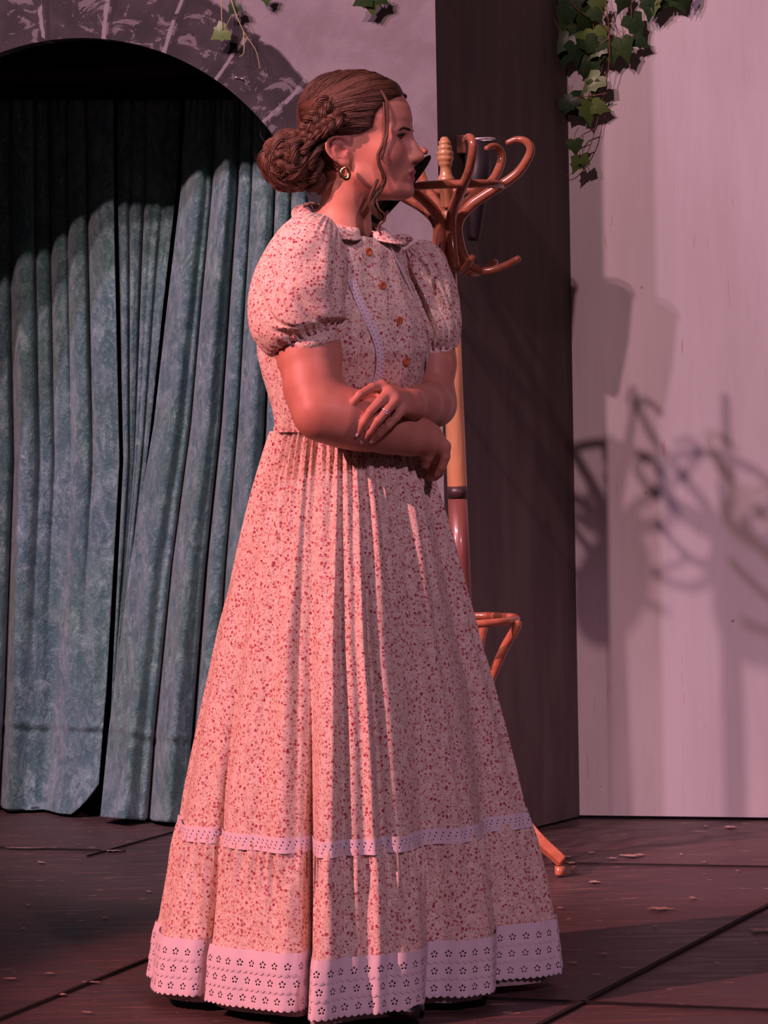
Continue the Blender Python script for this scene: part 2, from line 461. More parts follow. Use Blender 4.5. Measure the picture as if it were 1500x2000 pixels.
M = dict(
    floral=mat_floral(), tier=mat_eyelet('eyelet_lace', 'tier'), band=mat_eyelet('eyelet_ribbon', 'band'), trim=mat_eyelet('lace_trim_cloth', 'trim'),
    skin=mat_skin(), hair=mat_hair(), velvet=mat_velvet(), floor=mat_floor(), white=mat_white_wall(), panel=mat_dark_panel(),
    honey=mat_wood('honey_varnished_wood', (0.54, 0.24, 0.11), (0.68, 0.34, 0.16), .3),
    red=mat_wood('red_brown_bentwood', (0.36, 0.115, 0.060), (0.46, 0.160, 0.085), .2, (1, 1, 1)),
    shaft=mat_wood('dark_red_brown_wood', (0.16, 0.055, 0.04), (0.22, 0.08, 0.06), .4),
    bandwood=simple('dark_band', (0.055, 0.03, 0.028), .4),
    leaf=mat_leaf(), stem=simple('ivy_stem', (0.20, 0.08, 0.05), .6), shoot=simple('pale_shoot', (0.50, 0.42, 0.18), .6),
    black=simple('black_backing', (0.008, 0.007, 0.007), .9), felt=simple('black_felt', (0.004, 0.0035, 0.004), 1.0, 0, 40, .1, **{'Specular_IOR_Level': .1}),
    shoe=simple('black_leather', (0.012, 0.011, 0.011), .35), gold=simple('gold', (0.80, 0.52, 0.26), .2, 1.0),
    silver=simple('silver', (0.85, 0.82, 0.88), .3, .6), iron=simple('dark_iron', (0.035, 0.030, 0.034), .45, .3, 30),
    rim=simple('worn_metal_rim', (0.75, 0.70, 0.72), .35, .4, 60, .3), rust=simple('rusty_bracket', (0.16, 0.055, 0.035), .7, 0, 70, .5),
    eye=simple('eye_white', (0.75, 0.68, 0.66), .15), iris=simple('dark_iris', (0.03, 0.018, 0.012), .08), lash=simple('eyelash_dark', (0.012, 0.008, 0.008), .6),
    brow=simple('eyebrow_dark', (0.05, 0.022, 0.016), .7), nail=simple('pale_nail', (0.85, 0.62, 0.60), .2),
    button=simple('terracotta_button', (0.62, 0.18, 0.08), .35, 0, 120), petti=simple('grey_petticoat', (0.36, 0.30, 0.30), .8, 0, 60),
    screw=simple('steel_screw', (0.7, 0.6, 0.5), .3, 1.0), beam=simple('dark_beam', (0.035, 0.016, 0.014), .8, 0, 20),
    scrape=simple('scraped_wood', (0.36, 0.25, 0.20), .7, 0, 160, .4),
    seam=simple('seam_shadow_gap', (0.008, 0.006, 0.006), .9),
)

# ------------------------------------------------------------------ the setting
def structure(o): o['kind'] = 'structure'; return o
CORNER = np.array([0.480, 7.73]); NEAR = np.array([0.142, 7.22])
WA = math.radians(13.0)
WD = np.array([math.cos(WA), -math.sin(WA)])          # along the walls, to the right
H = 3.4
# floor: boards as one sheet of panels with dark strips laid along the seams
def floor():
    o = np.array([0, 0, 0.]);
    mb = MB(); mb.box((0, 6.2, -.03), (4.2, 4.2, .025))
    structure(build(mb, 'floor', M['floor'], smooth=False))
    # near-black strips laid on for the shadow in the gaps between plywood sheets
    def fl(px, py): return on_plane(px, py, (0, 0, 0), np.array([0, 0, 1.0]))
    mb = MB()
    seams = [((-200, 2068), (440, 1810), .0035), ((1010, 2022), (1640, 1694), .005), ((860, 1943), (1640, 1977), .003), ((440, 1810), (900, 1640), .002),
             ((1080, 1684), (1640, 1694), .0025), ((-200, 1648), (245, 1661), .0022), ((170, 1671), (360, 1618), .0022)]
    for a, b, w in seams:
        A, B = fl(*a), fl(*b); d = (B-A)/np.linalg.norm(B-A); nn = np.array([-d[1], d[0], 0])
        V = [A-nn*w, B-nn*w, B+nn*w, A+nn*w]
        top = np.array(V)+[0, 0, .0008]; bot = np.array(V)-[0, 0, .003]
        mb.add(np.vstack([bot, top]), [[4, 5, 6, 7], [0, 1, 5, 4], [1, 2, 6, 5], [2, 3, 7, 6], [3, 0, 4, 7]])
    structure(build(mb, 'trim_1', M['seam'], smooth=False))
floor()
def scrapes():
    r = np.random.default_rng(21); mb = MB()
    spots = [(1290, 1774, 62, 6), (1352, 1753, 14, 5), (1488, 1816, 60, 9), (1160, 1722, 30, 5), (1228, 1671, 50, 5), (1250, 1669, 22, 4), (1105, 1673, 26, 4), (1115, 1685, 22, 4),
             (1095, 1773, 14, 3), (1120, 1880, 26, 4), (1280, 1808, 16, 4), (1425, 1615, 32, 5), (1378, 1613, 12, 3), (1155, 1665, 20, 3), (1195, 1676, 24, 3), (1375, 1683, 14, 2),
             (60, 1656, 110, 3), (220, 1661, 50, 4), (80, 1684, 20, 5), (55, 1767, 8, 4), (120, 1942, 26, 5), (290, 1741, 12, 3), (45, 1813, 14, 3), (205, 1792, 20, 3), (170, 1977, 24, 4), (95, 1901, 30, 3),
             (20, 1911, 34, 4), (175, 1918, 50, 3), (480, 1985, 18, 3), (1010, 1870, 40, 3), (1180, 1862, 30, 3), (1400, 1880, 18, 3), (1440, 1700, 10, 3), (1330, 1668, 8, 3), (1225, 1890, 40, 2), (1165, 1903, 30, 2)]
    for px, py, l, w in spots:
        n = 18; V = []
        for k in range(n):
            a = 2*PI*k/n; rad = r.uniform(.45, 1.0)
            q = on_plane(px+l/2*math.cos(a)*rad+w*.4*math.sin(3*a), py+w/2*math.sin(a)*rad, (0, 0, 0), np.array([0, 0, 1.0])); V.append([q[0], q[1], .0006])
        c = np.mean(V, 0); mb.add(V+[c], None, [[k, (k+1) % n, n] for k in range(n)])
    structure(build(mb, 'trim_3', M['scrape'], smooth=False))
scrapes()
def slab(name, p, q, h, th, mat, z0=0.0):
    """wall slab standing on the floor from p to q (plan), thickness behind (to the left of p->q direction)"""
    p, q = np.array(p), np.array(q); d = (q-p); L = np.linalg.norm(d); d /= L
    me = MB(); me.box((L/2, th/2, z0+h/2), (L/2, th/2, h/2))
    o = build(me, name, mat, smooth=False)
    o.location = (p[0], p[1], 0); o.rotation_euler = (0, 0, math.atan2(d[1], d[0]))
    return structure(o)
slab('wall_right', CORNER, CORNER+WD*3.0, H, .04, M['white'], .004)
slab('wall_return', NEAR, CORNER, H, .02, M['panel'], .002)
# the arch flat
AN = np.array([WD[1], -WD[0], 0.0])*1.0               # normal, any sign
NQ = np.array([NEAR[0], NEAR[1], 0])
def on_arch(px, py): return on_plane(px, py, NQ, AN)
def loc_arch(p):     # local u along wall to the left (positive), z
    return np.dot(p[:2]-NEAR, -WD), p[2]
uc, zc = loc_arch(on_arch(150, 578))
ut, zt = loc_arch(on_arch(150, 74))
RA = zt-zc
def arch_wall():
    mb = MB(); L = 3.2; th = .05
    n = 96
    us = uc+RA*np.cos(np.linspace(PI, 0, n))
    zs = zc+RA*np.sin(np.linspace(PI, 0, n))
    # local mesh: x = u (object rotated so +x runs left), y depth, front face y=0
    def col(u0, u1, a0, a1):
        V = [[u0, 0, a0], [u1, 0, a1], [u1, 0, H], [u0, 0, H], [u0, -th, a0], [u1, -th, a1], [u1, -th, H], [u0, -th, H]]
        mb.add(V, [[0, 1, 2, 3], [5, 4, 7, 6], [0, 4, 5, 1], [3, 2, 6, 7]])
    col(0, us[-1] if us[-1] < us[0] else us[0], 0, 0)
    lo, hi = uc-RA, uc+RA
    for i in range(n-1): col(us[i], us[i+1], zs[i], zs[i+1])
    col(hi, L, 0, 0)
    for u in (0, lo, hi, L):
        h1 = zc if u in (lo, hi) else H
        mb.add([[u, 0, 0], [u, -th, 0], [u, -th, h1], [u, 0, h1]], [[0, 1, 2, 3]])
    o = build(mb, 'wall_arch', mat_arch_wall(uc, zc, RA), smooth=False)
    o.location = (NEAR[0], NEAR[1], 0)
    o.rotation_euler = (0, 0, math.atan2(-WD[1], -WD[0]))
    structure(o)
    # thin pale edge batten beside the return
arch_wall()
slab('wall_back', (-3.2, 9.3), (0.45, 8.15), H, .05, M['black'])
# beam behind the arch
a, b = P(-120, 165, 8.15), P(470, 128, 7.85)
mb = MB(); d = (b-a); L = np.linalg.norm(d); ang = math.atan2(d[1], d[0])
R = np.array(Matrix.Rotation(ang, 3, 'Z') @ Matrix.Rotation(-math.asin(d[2]/L), 3, 'Y'))
mb.box((a+b)/2, (L/2+.35, .03, .016), R)
structure(build(mb, 'trim_2', M['beam'], smooth=False, bevel=.003))

# ------------------------------------------------------------------ curtains
def cur_plane(px): # distance of the curtain line at the floor
    return np.interp(px, [-300, 0, 350, 560, 760], [8.25, 8.05, 7.81, 7.66, 7.50])
def pleat(x, folds):
    y = np.zeros_like(x)
    for c, w, a in folds: y += a*np.exp(-((x-c)/w)**2)
    return y
def curtain(name, label, folds, left, right, hem, top=195, depth=0.0, curl=None, seam=None, ncol=260, nrow=220, seed=1, fine=(), fq=1.0):
    """left/right: px edges as functions of py; hem: py of the hem as function of s"""
    r = np.random.default_rng(seed)
    V = np.zeros((nrow, ncol, 3)); ss = np.linspace(0, 1, ncol)
    ph = r.uniform(0, 6.28, 12)
    for i in range(nrow):
        t = i/(nrow-1)
        for_py = top+(hem(ss)-top)*t
        px = left(for_py)+(right(for_py)-left(for_py))*ss
        Y = cur_plane(left(1600)+(right(1600)-left(1600))*ss)+depth
        w = pleat(ss, folds)*(0.55+.55*t)+pleat(ss, fine)*max(0, 1-1.25*t)
        w += .006*np.sin(fq*ss*34+ph[0]+1.2*math.sin(t*3+ph[1]))+.004*np.sin(fq*ss*71+ph[2]+t*2)
        w += .010*np.sin(t*9+ss*12+ph[3])*(t**2)
        if t < .06: w += .012*np.sin(fq*ss*150)*(1-t/.06)
        if seam is not None:
            w += -.008*np.exp(-((for_py-seam(ss))/6)**2)+.006*np.exp(-((for_py-seam(ss)-12)/7)**2)
        if t > .9: w += -.05*((t-.9)/.1)**2*(0.5+.5*np.sin(ss*7+ph[4]))
        Yd = Y+w
        D = np.array([P(px[j], for_py[j], Yd[j]) for j in range(ncol)])
        V[i] = D
    if curl is not None: V = curl(V, ss)
    V[..., 2] = np.maximum(V[..., 2], .004)
    mb = MB(); mb.grid(V)
    base = np.array([V[-1, :, 0].mean(), V[-1, :, 1].mean(), 0])
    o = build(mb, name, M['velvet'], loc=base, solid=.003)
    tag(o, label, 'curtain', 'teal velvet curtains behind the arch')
    return o
lf = lambda v, a=(0, 1), b=(0, 1): np.interp(v, a, b)
def curlL(V, ss):
    return V
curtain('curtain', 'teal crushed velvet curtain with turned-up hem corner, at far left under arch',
        [(.30, .022, .05), (.48, .016, .06), (.66, .05, -.035), (.80, .05, .03), (.56, .04, -.04), (.634, .014, .06), (.40, .04, -.03), (.12, .05, .03)],
        lambda y: np.full_like(np.asarray(y, float), -330.), lambda y: np.interp(y, [195, 470, 900, 1350, 1600], [220, 224, 234, 208, 188]),
        lambda s: 1592-62*np.clip((s-.88)/.12, 0, 1)**1.6+4*np.sin(s*9), seam=lambda s: 1395+25*s, seed=3, depth=.02, fine=[(.72, .010, .035), (.775, .012, .05), (.835, .009, .035), (.906, .010, .045)])
curtain('curtain', 'teal crushed velvet curtain panel hanging in the gap between the two front curtains',
        [(.2, .05, .03), (.45, .04, .04), (.7, .06, -.02)],
        lambda y: np.interp(y, [195, 470, 900, 1350, 1600], [229, 233, 243, 220, 204]), lambda y: np.interp(y, [195, 370, 600, 830, 1100, 1420, 1600], [352, 345, 318, 294, 262, 228, 208]),
        lambda s: 1575+6*s, depth=.045, seed=8, ncol=120, fq=.22)
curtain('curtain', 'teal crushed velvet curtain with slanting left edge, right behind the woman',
        [(.10, .05, -.04), (.21, .015, .06), (.30, .05, -.05), (.385, .014, .08), (.43, .03, -.02), (.48, .012, .05), (.56, .05, -.05), (.64, .014, .09), (.70, .04, -.03), (.75, .014, .06), (.82, .04, -.04), (.89, .012, .08)],
        lambda y: np.interp(y, [195, 370, 600, 830, 1100, 1420, 1600], [362, 355, 328, 302, 256, 215, 197]),
        lambda y: np.full_like(np.asarray(y, float), 640.), lambda s: 1596+16*np.clip(s*2, 0, 1), seam=lambda s: 1418+20*np.sin(s*5), depth=-.06, seed=12)

# ------------------------------------------------------------------ coat rack
RY = 6.88
def rack_x(py): return np.interp(py, [268, 370, 600, 950, 1100, 1705], [869, 872, 889, 893, 900, 921])
A0, A1 = P(868, 268, RY), P(921, 1705, RY)
rb = np.array([A1[0], RY, 0.0])
rack = empty('coat_rack', rb, 'tall bentwood coat rack with honey pole and red-brown hooks by the dark wall', 'coat rack')
axis = (A0-rb); axis /= np.linalg.norm(axis)
def raxis(py):
    z = P(rack_x(py), py, RY)[2]
    return rb+axis*(z/axis[2])
S = FPX/RY
def zpy(py): return (P(890, py, RY)[2])/axis[2]
def lat(name, mat, prof, k=40, label=None):
    mb = MB(); mb.lathe([(r/S, zpy(y)) for r, y in prof], rb, axis, k)
    return build(mb, name, mat, rack, label=label)
lat('finial', M['honey'], [(0, 267), (5, 267), (8, 270), (9, 274), (12, 276), (12, 281), (10.5, 283), (14, 285), (14.5, 291), (12.5, 293), (16, 296), (16.5, 302), (14.5, 304), (16.5, 307), (16, 313), (13.5, 315), (14, 318), (12.5, 323), (10.5, 325), (10.5, 331), (12, 340), (15, 346), (17, 350), (17, 352), (13, 354), (13, 404), (12, 406), (0, 406)])
lat('pole', M['honey'], [(0, 411), (9, 411), (11, 413), (13, 450), (14.5, 500), (15, 560), (14, 572), (12.5, 576), (13.5, 580), (12, 584), (13, 590), (15.5, 594), (15.5, 598), (14.5, 598), (14.5, 625), (18, 625), (18.2, 760), (19.5, 948), (19.5, 952), (0, 952)])
lat('band', M['bandwood'], [(0, 598), (15.6, 598), (15.8, 622), (0, 622)], label='dark band round pole')
lat('band', M['bandwood'], [(0, 950), (19.8, 950), (20, 972), (0, 975)], label='dark chipped band round pole')
lat('shaft', M['shaft'], [(0, 974), (19, 974), (20, 1100), (20, 1400), (22, 1480), (17, 1500), (17, 1560), (0, 1562)], label='dark red-brown lower shaft')
def vdir(azd):
    a = math.radians(azd); u = np.array([math.cos(a), math.sin(a), 0.0]); return u-axis*np.dot(u, axis)
hook = [(.160, 510), (.128, 523), (.083, 533), (.048, 521), (.030, 494), (.0215, 455), (.028, 428), (.055, 403), (.092, 383), (.127, 366), (.163, 345), (.187, 318), (.194, 299), (.184, 285), (.163, 280), (.140, 286)]
for az in (-13, -73, -133, 167, 107, 47):
    pts = [rb+axis*(zpy(y))+vdir(az)*r for r, y in hook]
    path = catmull(pts, 70)
    rr = np.interp(np.linspace(0, 1, 70), [0, .1, .3, .45, .7, .9, 1], [.0075, .0085, .0125, .0125, .0105, .0085, .006])
    mb = MB(); mb.tube(path, rr, 14)
    build(mb, 'hook', M['red'], rack)
def ring(py, r, tr, name):
    c = rb+axis*zpy(py); th = np.linspace(0, 2*PI, 73)
    path = np.array([c+vdir(math.degrees(a))*r for a in th]); mb = MB(); mb.tube(path, tr, 12, cap=False, up=axis)
    return build(mb, name, M['red'], rack)
ring(367, .1265, .0095, 'ring'); ring(1212, .122, .009, 'umbrella_ring')
LEGAZ = (-24, 66, 156, 246)
for az in LEGAZ:
    mb = MB()
    pts = [rb+axis*zpy(1420)+vdir(az)*.02, rb+axis*zpy(1330)+vdir(az)*.062, rb+axis*zpy(1268)+vdir(az)*.098, rb+axis*zpy(1228)+vdir(az)*.128, rb+axis*zpy(1214)+vdir(az)*.132]
    mb.tube(catmull(pts, 30), .0105, 12)
    build(mb, 'bracket', M['red'], rack)
    foot = rb+np.array([math.cos(math.radians(az)), math.sin(math.radians(az)), 0])*.218
    top = rb+axis*zpy(1440)+vdir(az)*.015
    mid = [rb+axis*zpy(1540)+vdir(az)*.075, rb+axis*zpy(1625)+vdir(az)*.150]
    pts = [top]+mid+[foot+[0, 0, .03]]
    path = catmull(pts, 30)
    mb = MB(); mb.tube(path, np.linspace(.016, .0125, 30), 4, flat=1.3, up=(math.sin(math.radians(az)), -math.cos(math.radians(az)), 0.0))
    lg = build(mb, 'leg', M['honey'] if False else M['red'], rack, smooth=False, bevel=.003)
    mb = MB(); mb.lathe([(0, 0), (.010, 0), (.011, .004), (.011, .020), (0, .020)], foot-np.array([math.cos(math.radians(az)), math.sin(math.radians(az)), 0])*.006, (0, 0, 1), 20)
    fo = build(mb, 'foot_peg', M['red'], lg)

# black hat hooked on the rack's left side
hc = P(776, 384, 6.665)
hat = empty('hat', hc, 'black felt hat with flat brim hanging tilted on left hooks of coat rack', 'hat')
hn = np.array([-.62, .30, .72]); hn /= np.linalg.norm(hn)
hn = np.cross(P(828, 322, 6.6)-P(722, 442, 6.6), [0.10, 1, 0.0]); hn /= np.linalg.norm(hn)
if hn[0] > 0: hn = -hn
mb = MB(); mb.lathe([(.055, 0), (.09, -.001), (.112, .002), (.114, .004), (.112, .006), (.085, .004), (.06, .004)], hc, hn, 60)
build(mb, 'brim', M['felt'], hat)
mb = MB(); mb.lathe([(.058, .002), (.056, .03), (.052, .045), (.04, .05), (0, .051)], hc, hn, 50)
build(mb, 'crown', M['felt'], hat)

# tapered wall lantern on the dark return
sb = P(925, 470, 7.30)
sc_ = empty('wall_sconce', sb, 'dark tapered metal wall sconce with pale rim behind the coat rack', 'wall sconce')
stop = P(937, 273, 7.30); sax = stop-sb; SL = np.linalg.norm(sax); sax /= SL
mb = MB(); mb.lathe([(0, 0), (.012, 0), (.016, .01), (.030, SL*.55), (.034, SL-.004), (.030, SL-.004), (.026, SL*.55), (0, SL*.5)], sb, sax, 40)
build(mb, 'shade', M['iron'], sc_)
mb = MB(); th = np.linspace(0, 2*PI, 60); e1 = np.cross(sax, [0, 1, 0]); e1 /= np.linalg.norm(e1); e2 = np.cross(sax, e1)
mb.tube([stop+.035*(math.cos(a)*e1+math.sin(a)*e2)+sax*(-.004*math.cos(a)) for a in th], .0028, 8, cap=False)
build(mb, 'rim', M['rim'], sc_)
mb = MB(); mb.box(P(892, 283, 7.31), (.022, .02, .022)); mb.box(P(897, 345, 7.335), (.026, .012, .05))
build(mb, 'bracket', M['rust'], sc_, smooth=False, bevel=.002)

# ------------------------------------------------------------------ ivy
LEAFO = np.array([(0, -.02), (.10, -.15), (.28, -.20), (.42, -.10), (.62, .04), (.50, .20), (.40, .34), (.46, .52), (.28, .60), (.13, .82), (0, 1.08)])
LEAFO = np.vstack([LEAFO, (LEAFO[1:-1]*[-1, 1])[::-1]])
def leaf(mb, base, d, n, size, val):
    asp = random.uniform(.8, 1.15); size = size*random.uniform(1.0, 1.25)
    d = np.asarray(d, float); d /= np.linalg.norm(d); n = np.asarray(n, float); n = n-np.dot(n, d)*d; n /= np.linalg.norm(n)
    s = np.cross(d, n); m = len(LEAFO)
    rings = []
    for f in (1.0, .55):
        q = LEAFO*f+np.array([0, .30])*(1-f)
        rings.append(q)
    V = []
    for q in rings:
        for x, y in q: V.append(base+size*(x*asp*s+y*d+n*(-.22*x*x-.18*y*y+.05*abs(x))))
    V.append(base+size*(.30*d)+n*size*.02)
    Q = [[i, (i+1) % m, m+(i+1) % m, m+i] for i in range(m)]
    T = [[m+i, m+(i+1) % m, 2*m] for i in range(m)]
    mb.add(V, Q, T, a=val)
def ivy(label, stems, leaves, group=None):
    """stems: px paths with distance; leaves: (px,py,angle deg down=0,size px,val,flip)"""
    top = P(stems[0][0][0], stems[0][0][1], stems[0][0][2])
    root = empty('ivy_vine', top, label, 'ivy', group)
    mb = MB()
    for st in stems:
        pts = [P(*q) for q in st]; path = catmull(pts, 12*len(pts)); mb.tube(path, np.linspace(.0016, .0008, len(path)), 6, a=0)
    return root, mb
wy = lambda px: 7.73-(px-1120)*.00029      # white wall distance
def vine(root_label, stems, leaves, smat, back, ysrc, single=False):
    stems3 = [[(x, y, ysrc(x)-b) for x, y, b in st] for st in stems]
    root, mb = ivy(root_label, stems3, None)
    lm = MB()
    for (x, y, ang, size, val, tilt) in leaves:
        Yd = ysrc(x)-back-random.uniform(0, .025)
        b = P(x, y, Yd); a = math.radians(ang)
        d = np.array([math.sin(a), tilt*.3, -math.cos(a)])
        n = np.array([random.uniform(-.5, .5), -1, random.uniform(-.1, .5)])
        leaf(lm, b, d, n, size*Yd/FPX, val)
        # petiole
        st = b-d/np.linalg.norm(d)*.0
        if single: build(lm, 'leaf', M['leaf'], root); lm = MB()
        mb.tube(catmull([b, b+np.array([random.uniform(-.008, .008), .012, .018]), b+np.array([random.uniform(-.015, .015), .022, .034])], 8), .0009, 5)
    build(mb, 'stem', smat, root)
    if not single: build(lm, 'leaf_cluster', M['leaf'], root)
vine('long dark green ivy vine trailing down the white wall corner',
     [[(1176, -30, .06), (1188, 40, .06), (1190, 110, .05), (1184, 160, .04), (1170, 220, .03), (1158, 270, .03), (1140, 315, .02), (1118, 338, .02), (1100, 343, .02)],
      [(1070, -20, .05), (1080, 30, .06), (1098, 65, .05), (1118, 80, .04)],
      [(1100, -20, .06), (1130, 20, .06), (1165, 40, .05), (1205, 75, .04), (1222, 60, .04)],
      [(1190, 75, .05), (1160, 95, .05), (1150, 110, .04)], [(1185, 182, .04), (1150, 188, .05), (1118, 190, .05)],
      [(1162, 252, .03), (1140, 262, .03), (1126, 275, .04)], [(1152, 282, .03), (1132, 292, .03), (1122, 312, .04)],
      [(1160, -20, .05), (1178, 25, .05), (1200, 45, .04)], [(1238, -25, .05), (1234, 0, .05), (1234, 34, .045)]],
     [(1092, -18, 10, 60, .05, .2), (1120, -12, -10, 58, .0, 0), (1078, 8, 20, 55, .02, .1), (1110, 20, -20, 52, .05, 0), (1140, 5, 15, 45, .1, 0), (1075, -25, 0, 60, .0, 0),
      (1168, 2, 0, 32, .55, .3), (1150, 28, -30, 36, .1, 0), (1098, 40, 25, 44, .05, 0), (1160, 60, 20, 38, .75, 0), (1150, 72, -10, 40, .6, 0),
      (1110, 72, -40, 42, .03, 0), (1096, 72, -10, 40, .02, 0), (1122, 85, 10, 40, .03, 0), (1145, 78, 40, 38, .05, 0), (1100, 95, 0, 36, .0, .3),
      (1186, 80, -20, 36, .1, 0), (1215, 78, 15, 40, .18, 0), (1240, 76, 60, 34, .02, 0), (1175, 90, -50, 32, .3, 0), (1190, 95, 10, 30, .1, 0),
      (1148, 112, 5, 46, .02, 0), (1170, 150, -50, 42, .65, 0), (1160, 160, 0, 26, .2, .4), (1112, 192, 30, 38, .0, 0), (1118, 192, -30, 34, .0, .2),
      (1146, 196, 10, 40, .70, 0), (1160, 205, 70, 34, .62, 0), (1122, 275, 5, 28, .2, 0), (1130, 310, -20, 26, .55, 0), (1136, 308, 50, 18, .5, 0),
      (1222, -12, -20, 34, .02, 0), (1232, 34, 30, 40, .04, 0), (1160, 18, 30, 30, .1, 0), (1128, 52, 0, 34, .05, 0)], M['stem'], .035, wy)
vine('short ivy sprig spreading right along the white wall top',
     [[(1300, -40, .06), (1288, -5, .06), (1280, 10, .05)], [(1290, -20, .05), (1300, -8, .05), (1340, -12, .05)]],
     [(1272, -12, -5, 42, .03, 0), (1278, -4, -5, 34, .6, 0), (1290, -18, -10, 46, .03, 0), (1312, -22, 30, 44, .08, 0), (1340, -30, 0, 40, .1, 0)],
     M['stem'], .035, wy)
ay = lambda px: 7.22+(868-px)*.00028
vine('pale thin ivy shoots hanging over the painted stone arch',
     [[(445, -20, .05), (462, 30, .05), (478, 65, .045), (500, 100, .04), (508, 135, .04)], [(432, -20, .05), (433, 30, .05), (434, 58, .05)], [(476, 62, .04), (477, 95, .04), (475, 106, .04), (467, 111, .04)]],
     [(440, 58, -60, 28, .75, 0), (462, 8, -40, 26, .02, .5), (520, -12, 0, 20, .3, 0)], M['shoot'], .035, ay, True)
vine('small ivy sprig poking down above the woman on the plaster',
     [[(725, -30, .05), (724, -8, .05)]],
     [(718, -6, -60, 26, .1, 0), (724, -8, 5, 36, .5, 0), (738, -8, 50, 26, .12, 0)], M['stem'], .035, ay, True)
# screw
sp = P(462, 152, ay(462)-.002)
mb = MB(); mb.lathe([(0, .006), (.003, .0055), (.0045, .003), (.0045, 0), (0, 0)], sp, (0, -1, 0), 16)
mb.tube([sp+[0, -.004, 0], sp+[.012, -.012, -.003], sp+[.018, -.014, -.006]], .0009, 6)
tag(build(mb, 'screw', M['screw'], loc=sp), 'small shiny screw stuck in the painted stone arch', 'screw')

# ------------------------------------------------------------------ implicit surfaces
def smin(a, b, k):
    h = np.clip(.5+.5*(b-a)/k, 0, 1); return b*(1-h)+a*h-k*h*(1-h)
def smax(a, b, k): return -smin(-a, -b, k)
def cap(p, a, b, ra, rb_):
    a = np.asarray(a); b = np.asarray(b); ab = b-a
    t = np.clip(((p-a) @ ab)/np.dot(ab, ab), 0, 1)
    return np.linalg.norm(p-a-t[:, None]*ab, axis=1)-(ra+(rb_-ra)*t)
def chain(p, pts, rs, k=0):
    d = None
    for i in range(len(pts)-1):
        e = cap(p, pts[i], pts[i+1], rs[i], rs[i+1])
        d = e if d is None else (np.minimum(d, e) if k == 0 else smin(d, e, k))
    return d
def ellip(p, c, r):
    q = (p-np.asarray(c))/np.asarray(r); k0 = np.linalg.norm(q, axis=1); k1 = np.linalg.norm(q/np.asarray(r), axis=1)
    return k0*(k0-1)/(k1+1e-9)
def surfnets(f, xs, ys, zs, blk=12):
    nx, ny, nz = len(xs), len(ys), len(zs)
    F = np.ones((nx, ny, nz), np.float32)
    for i in range(0, nx, blk):
        for j in range(0, ny, blk):
            for k in range(0, nz, blk):
                X, Y, Z = xs[i:i+blk], ys[j:j+blk], zs[k:k+blk]
                c = np.array([[X.mean(), Y.mean(), Z.mean()]])
                rad = .5*math.sqrt(np.ptp(X)**2+np.ptp(Y)**2+np.ptp(Z)**2)+.004
                d = f(c)[0]
                if abs(d) > rad*1.35+.006: F[i:i+blk, j:j+blk, k:k+blk] = d; continue
                G = np.stack(np.meshgrid(X, Y, Z, indexing='ij'), -1).reshape(-1, 3)
                F[i:i+blk, j:j+blk, k:k+blk] = f(G).reshape(len(X), len(Y), len(Z))
    S_ = F < 0
    c = np.zeros((nx-1, ny-1, nz-1), np.int8)
    for a in (0, 1):
        for b in (0, 1):
            for g in (0, 1): c += S_[a:nx-1+a, b:ny-1+b, g:nz-1+g]
    I = np.argwhere((c > 0) & (c < 8))
    vid = np.full(c.shape, -1, np.int64); vid[I[:, 0], I[:, 1], I[:, 2]] = np.arange(len(I))
    pos = np.zeros((len(I), 3)); cnt = np.zeros(len(I))
    cs = [np.array(q) for q in [(0, 0, 0), (1, 0, 0), (0, 1, 0), (1, 1, 0), (0, 0, 1), (1, 0, 1), (0, 1, 1), (1, 1, 1)]]
    def co(q): return np.stack([xs[q[:, 0]], ys[q[:, 1]], zs[q[:, 2]]], 1)
    for u in range(8):
        for w in range(u+1, 8):
            if np.abs(cs[u]-cs[w]).sum() != 1: continue
            A, B = I+cs[u], I+cs[w]
            fa = F[A[:, 0], A[:, 1], A[:, 2]]; fb = F[B[:, 0], B[:, 1], B[:, 2]]
            m = (fa < 0) != (fb < 0)
            t = np.where(m, fa/(fa-fb+1e-12*(fa == fb)), 0)
            pos += np.where(m[:, None], co(A)+(co(B)-co(A))*t[:, None], 0); cnt += m
    pos /= cnt[:, None]
    Q = []
    for ax in range(3):
        o1, o2 = [(1, 2), (2, 0), (0, 1)][ax]
        sl0 = [slice(None)]*3; sl1 = [slice(None)]*3; sl0[ax] = slice(0, -1); sl1[ax] = slice(1, None)
        a, b = S_[tuple(sl0)], S_[tuple(sl1)]
        E = np.argwhere(a != b)
        ok = (E[:, o1] > 0) & (E[:, o2] > 0) & (E[:, o1] < F.shape[o1]-1) & (E[:, o2] < F.shape[o2]-1)
        E = E[ok]; ins = a[E[:, 0], E[:, 1], E[:, 2]]
        d1 = np.zeros(3, int); d1[o1] = 1; d2 = np.zeros(3, int); d2[o2] = 1
        g = lambda q: vid[q[:, 0], q[:, 1], q[:, 2]]
        q = np.stack([g(E-d1-d2), g(E-d2), g(E), g(E-d1)], 1)
        q[~ins] = q[~ins][:, ::-1]
        Q.append(q)
    return pos, np.vstack(Q)

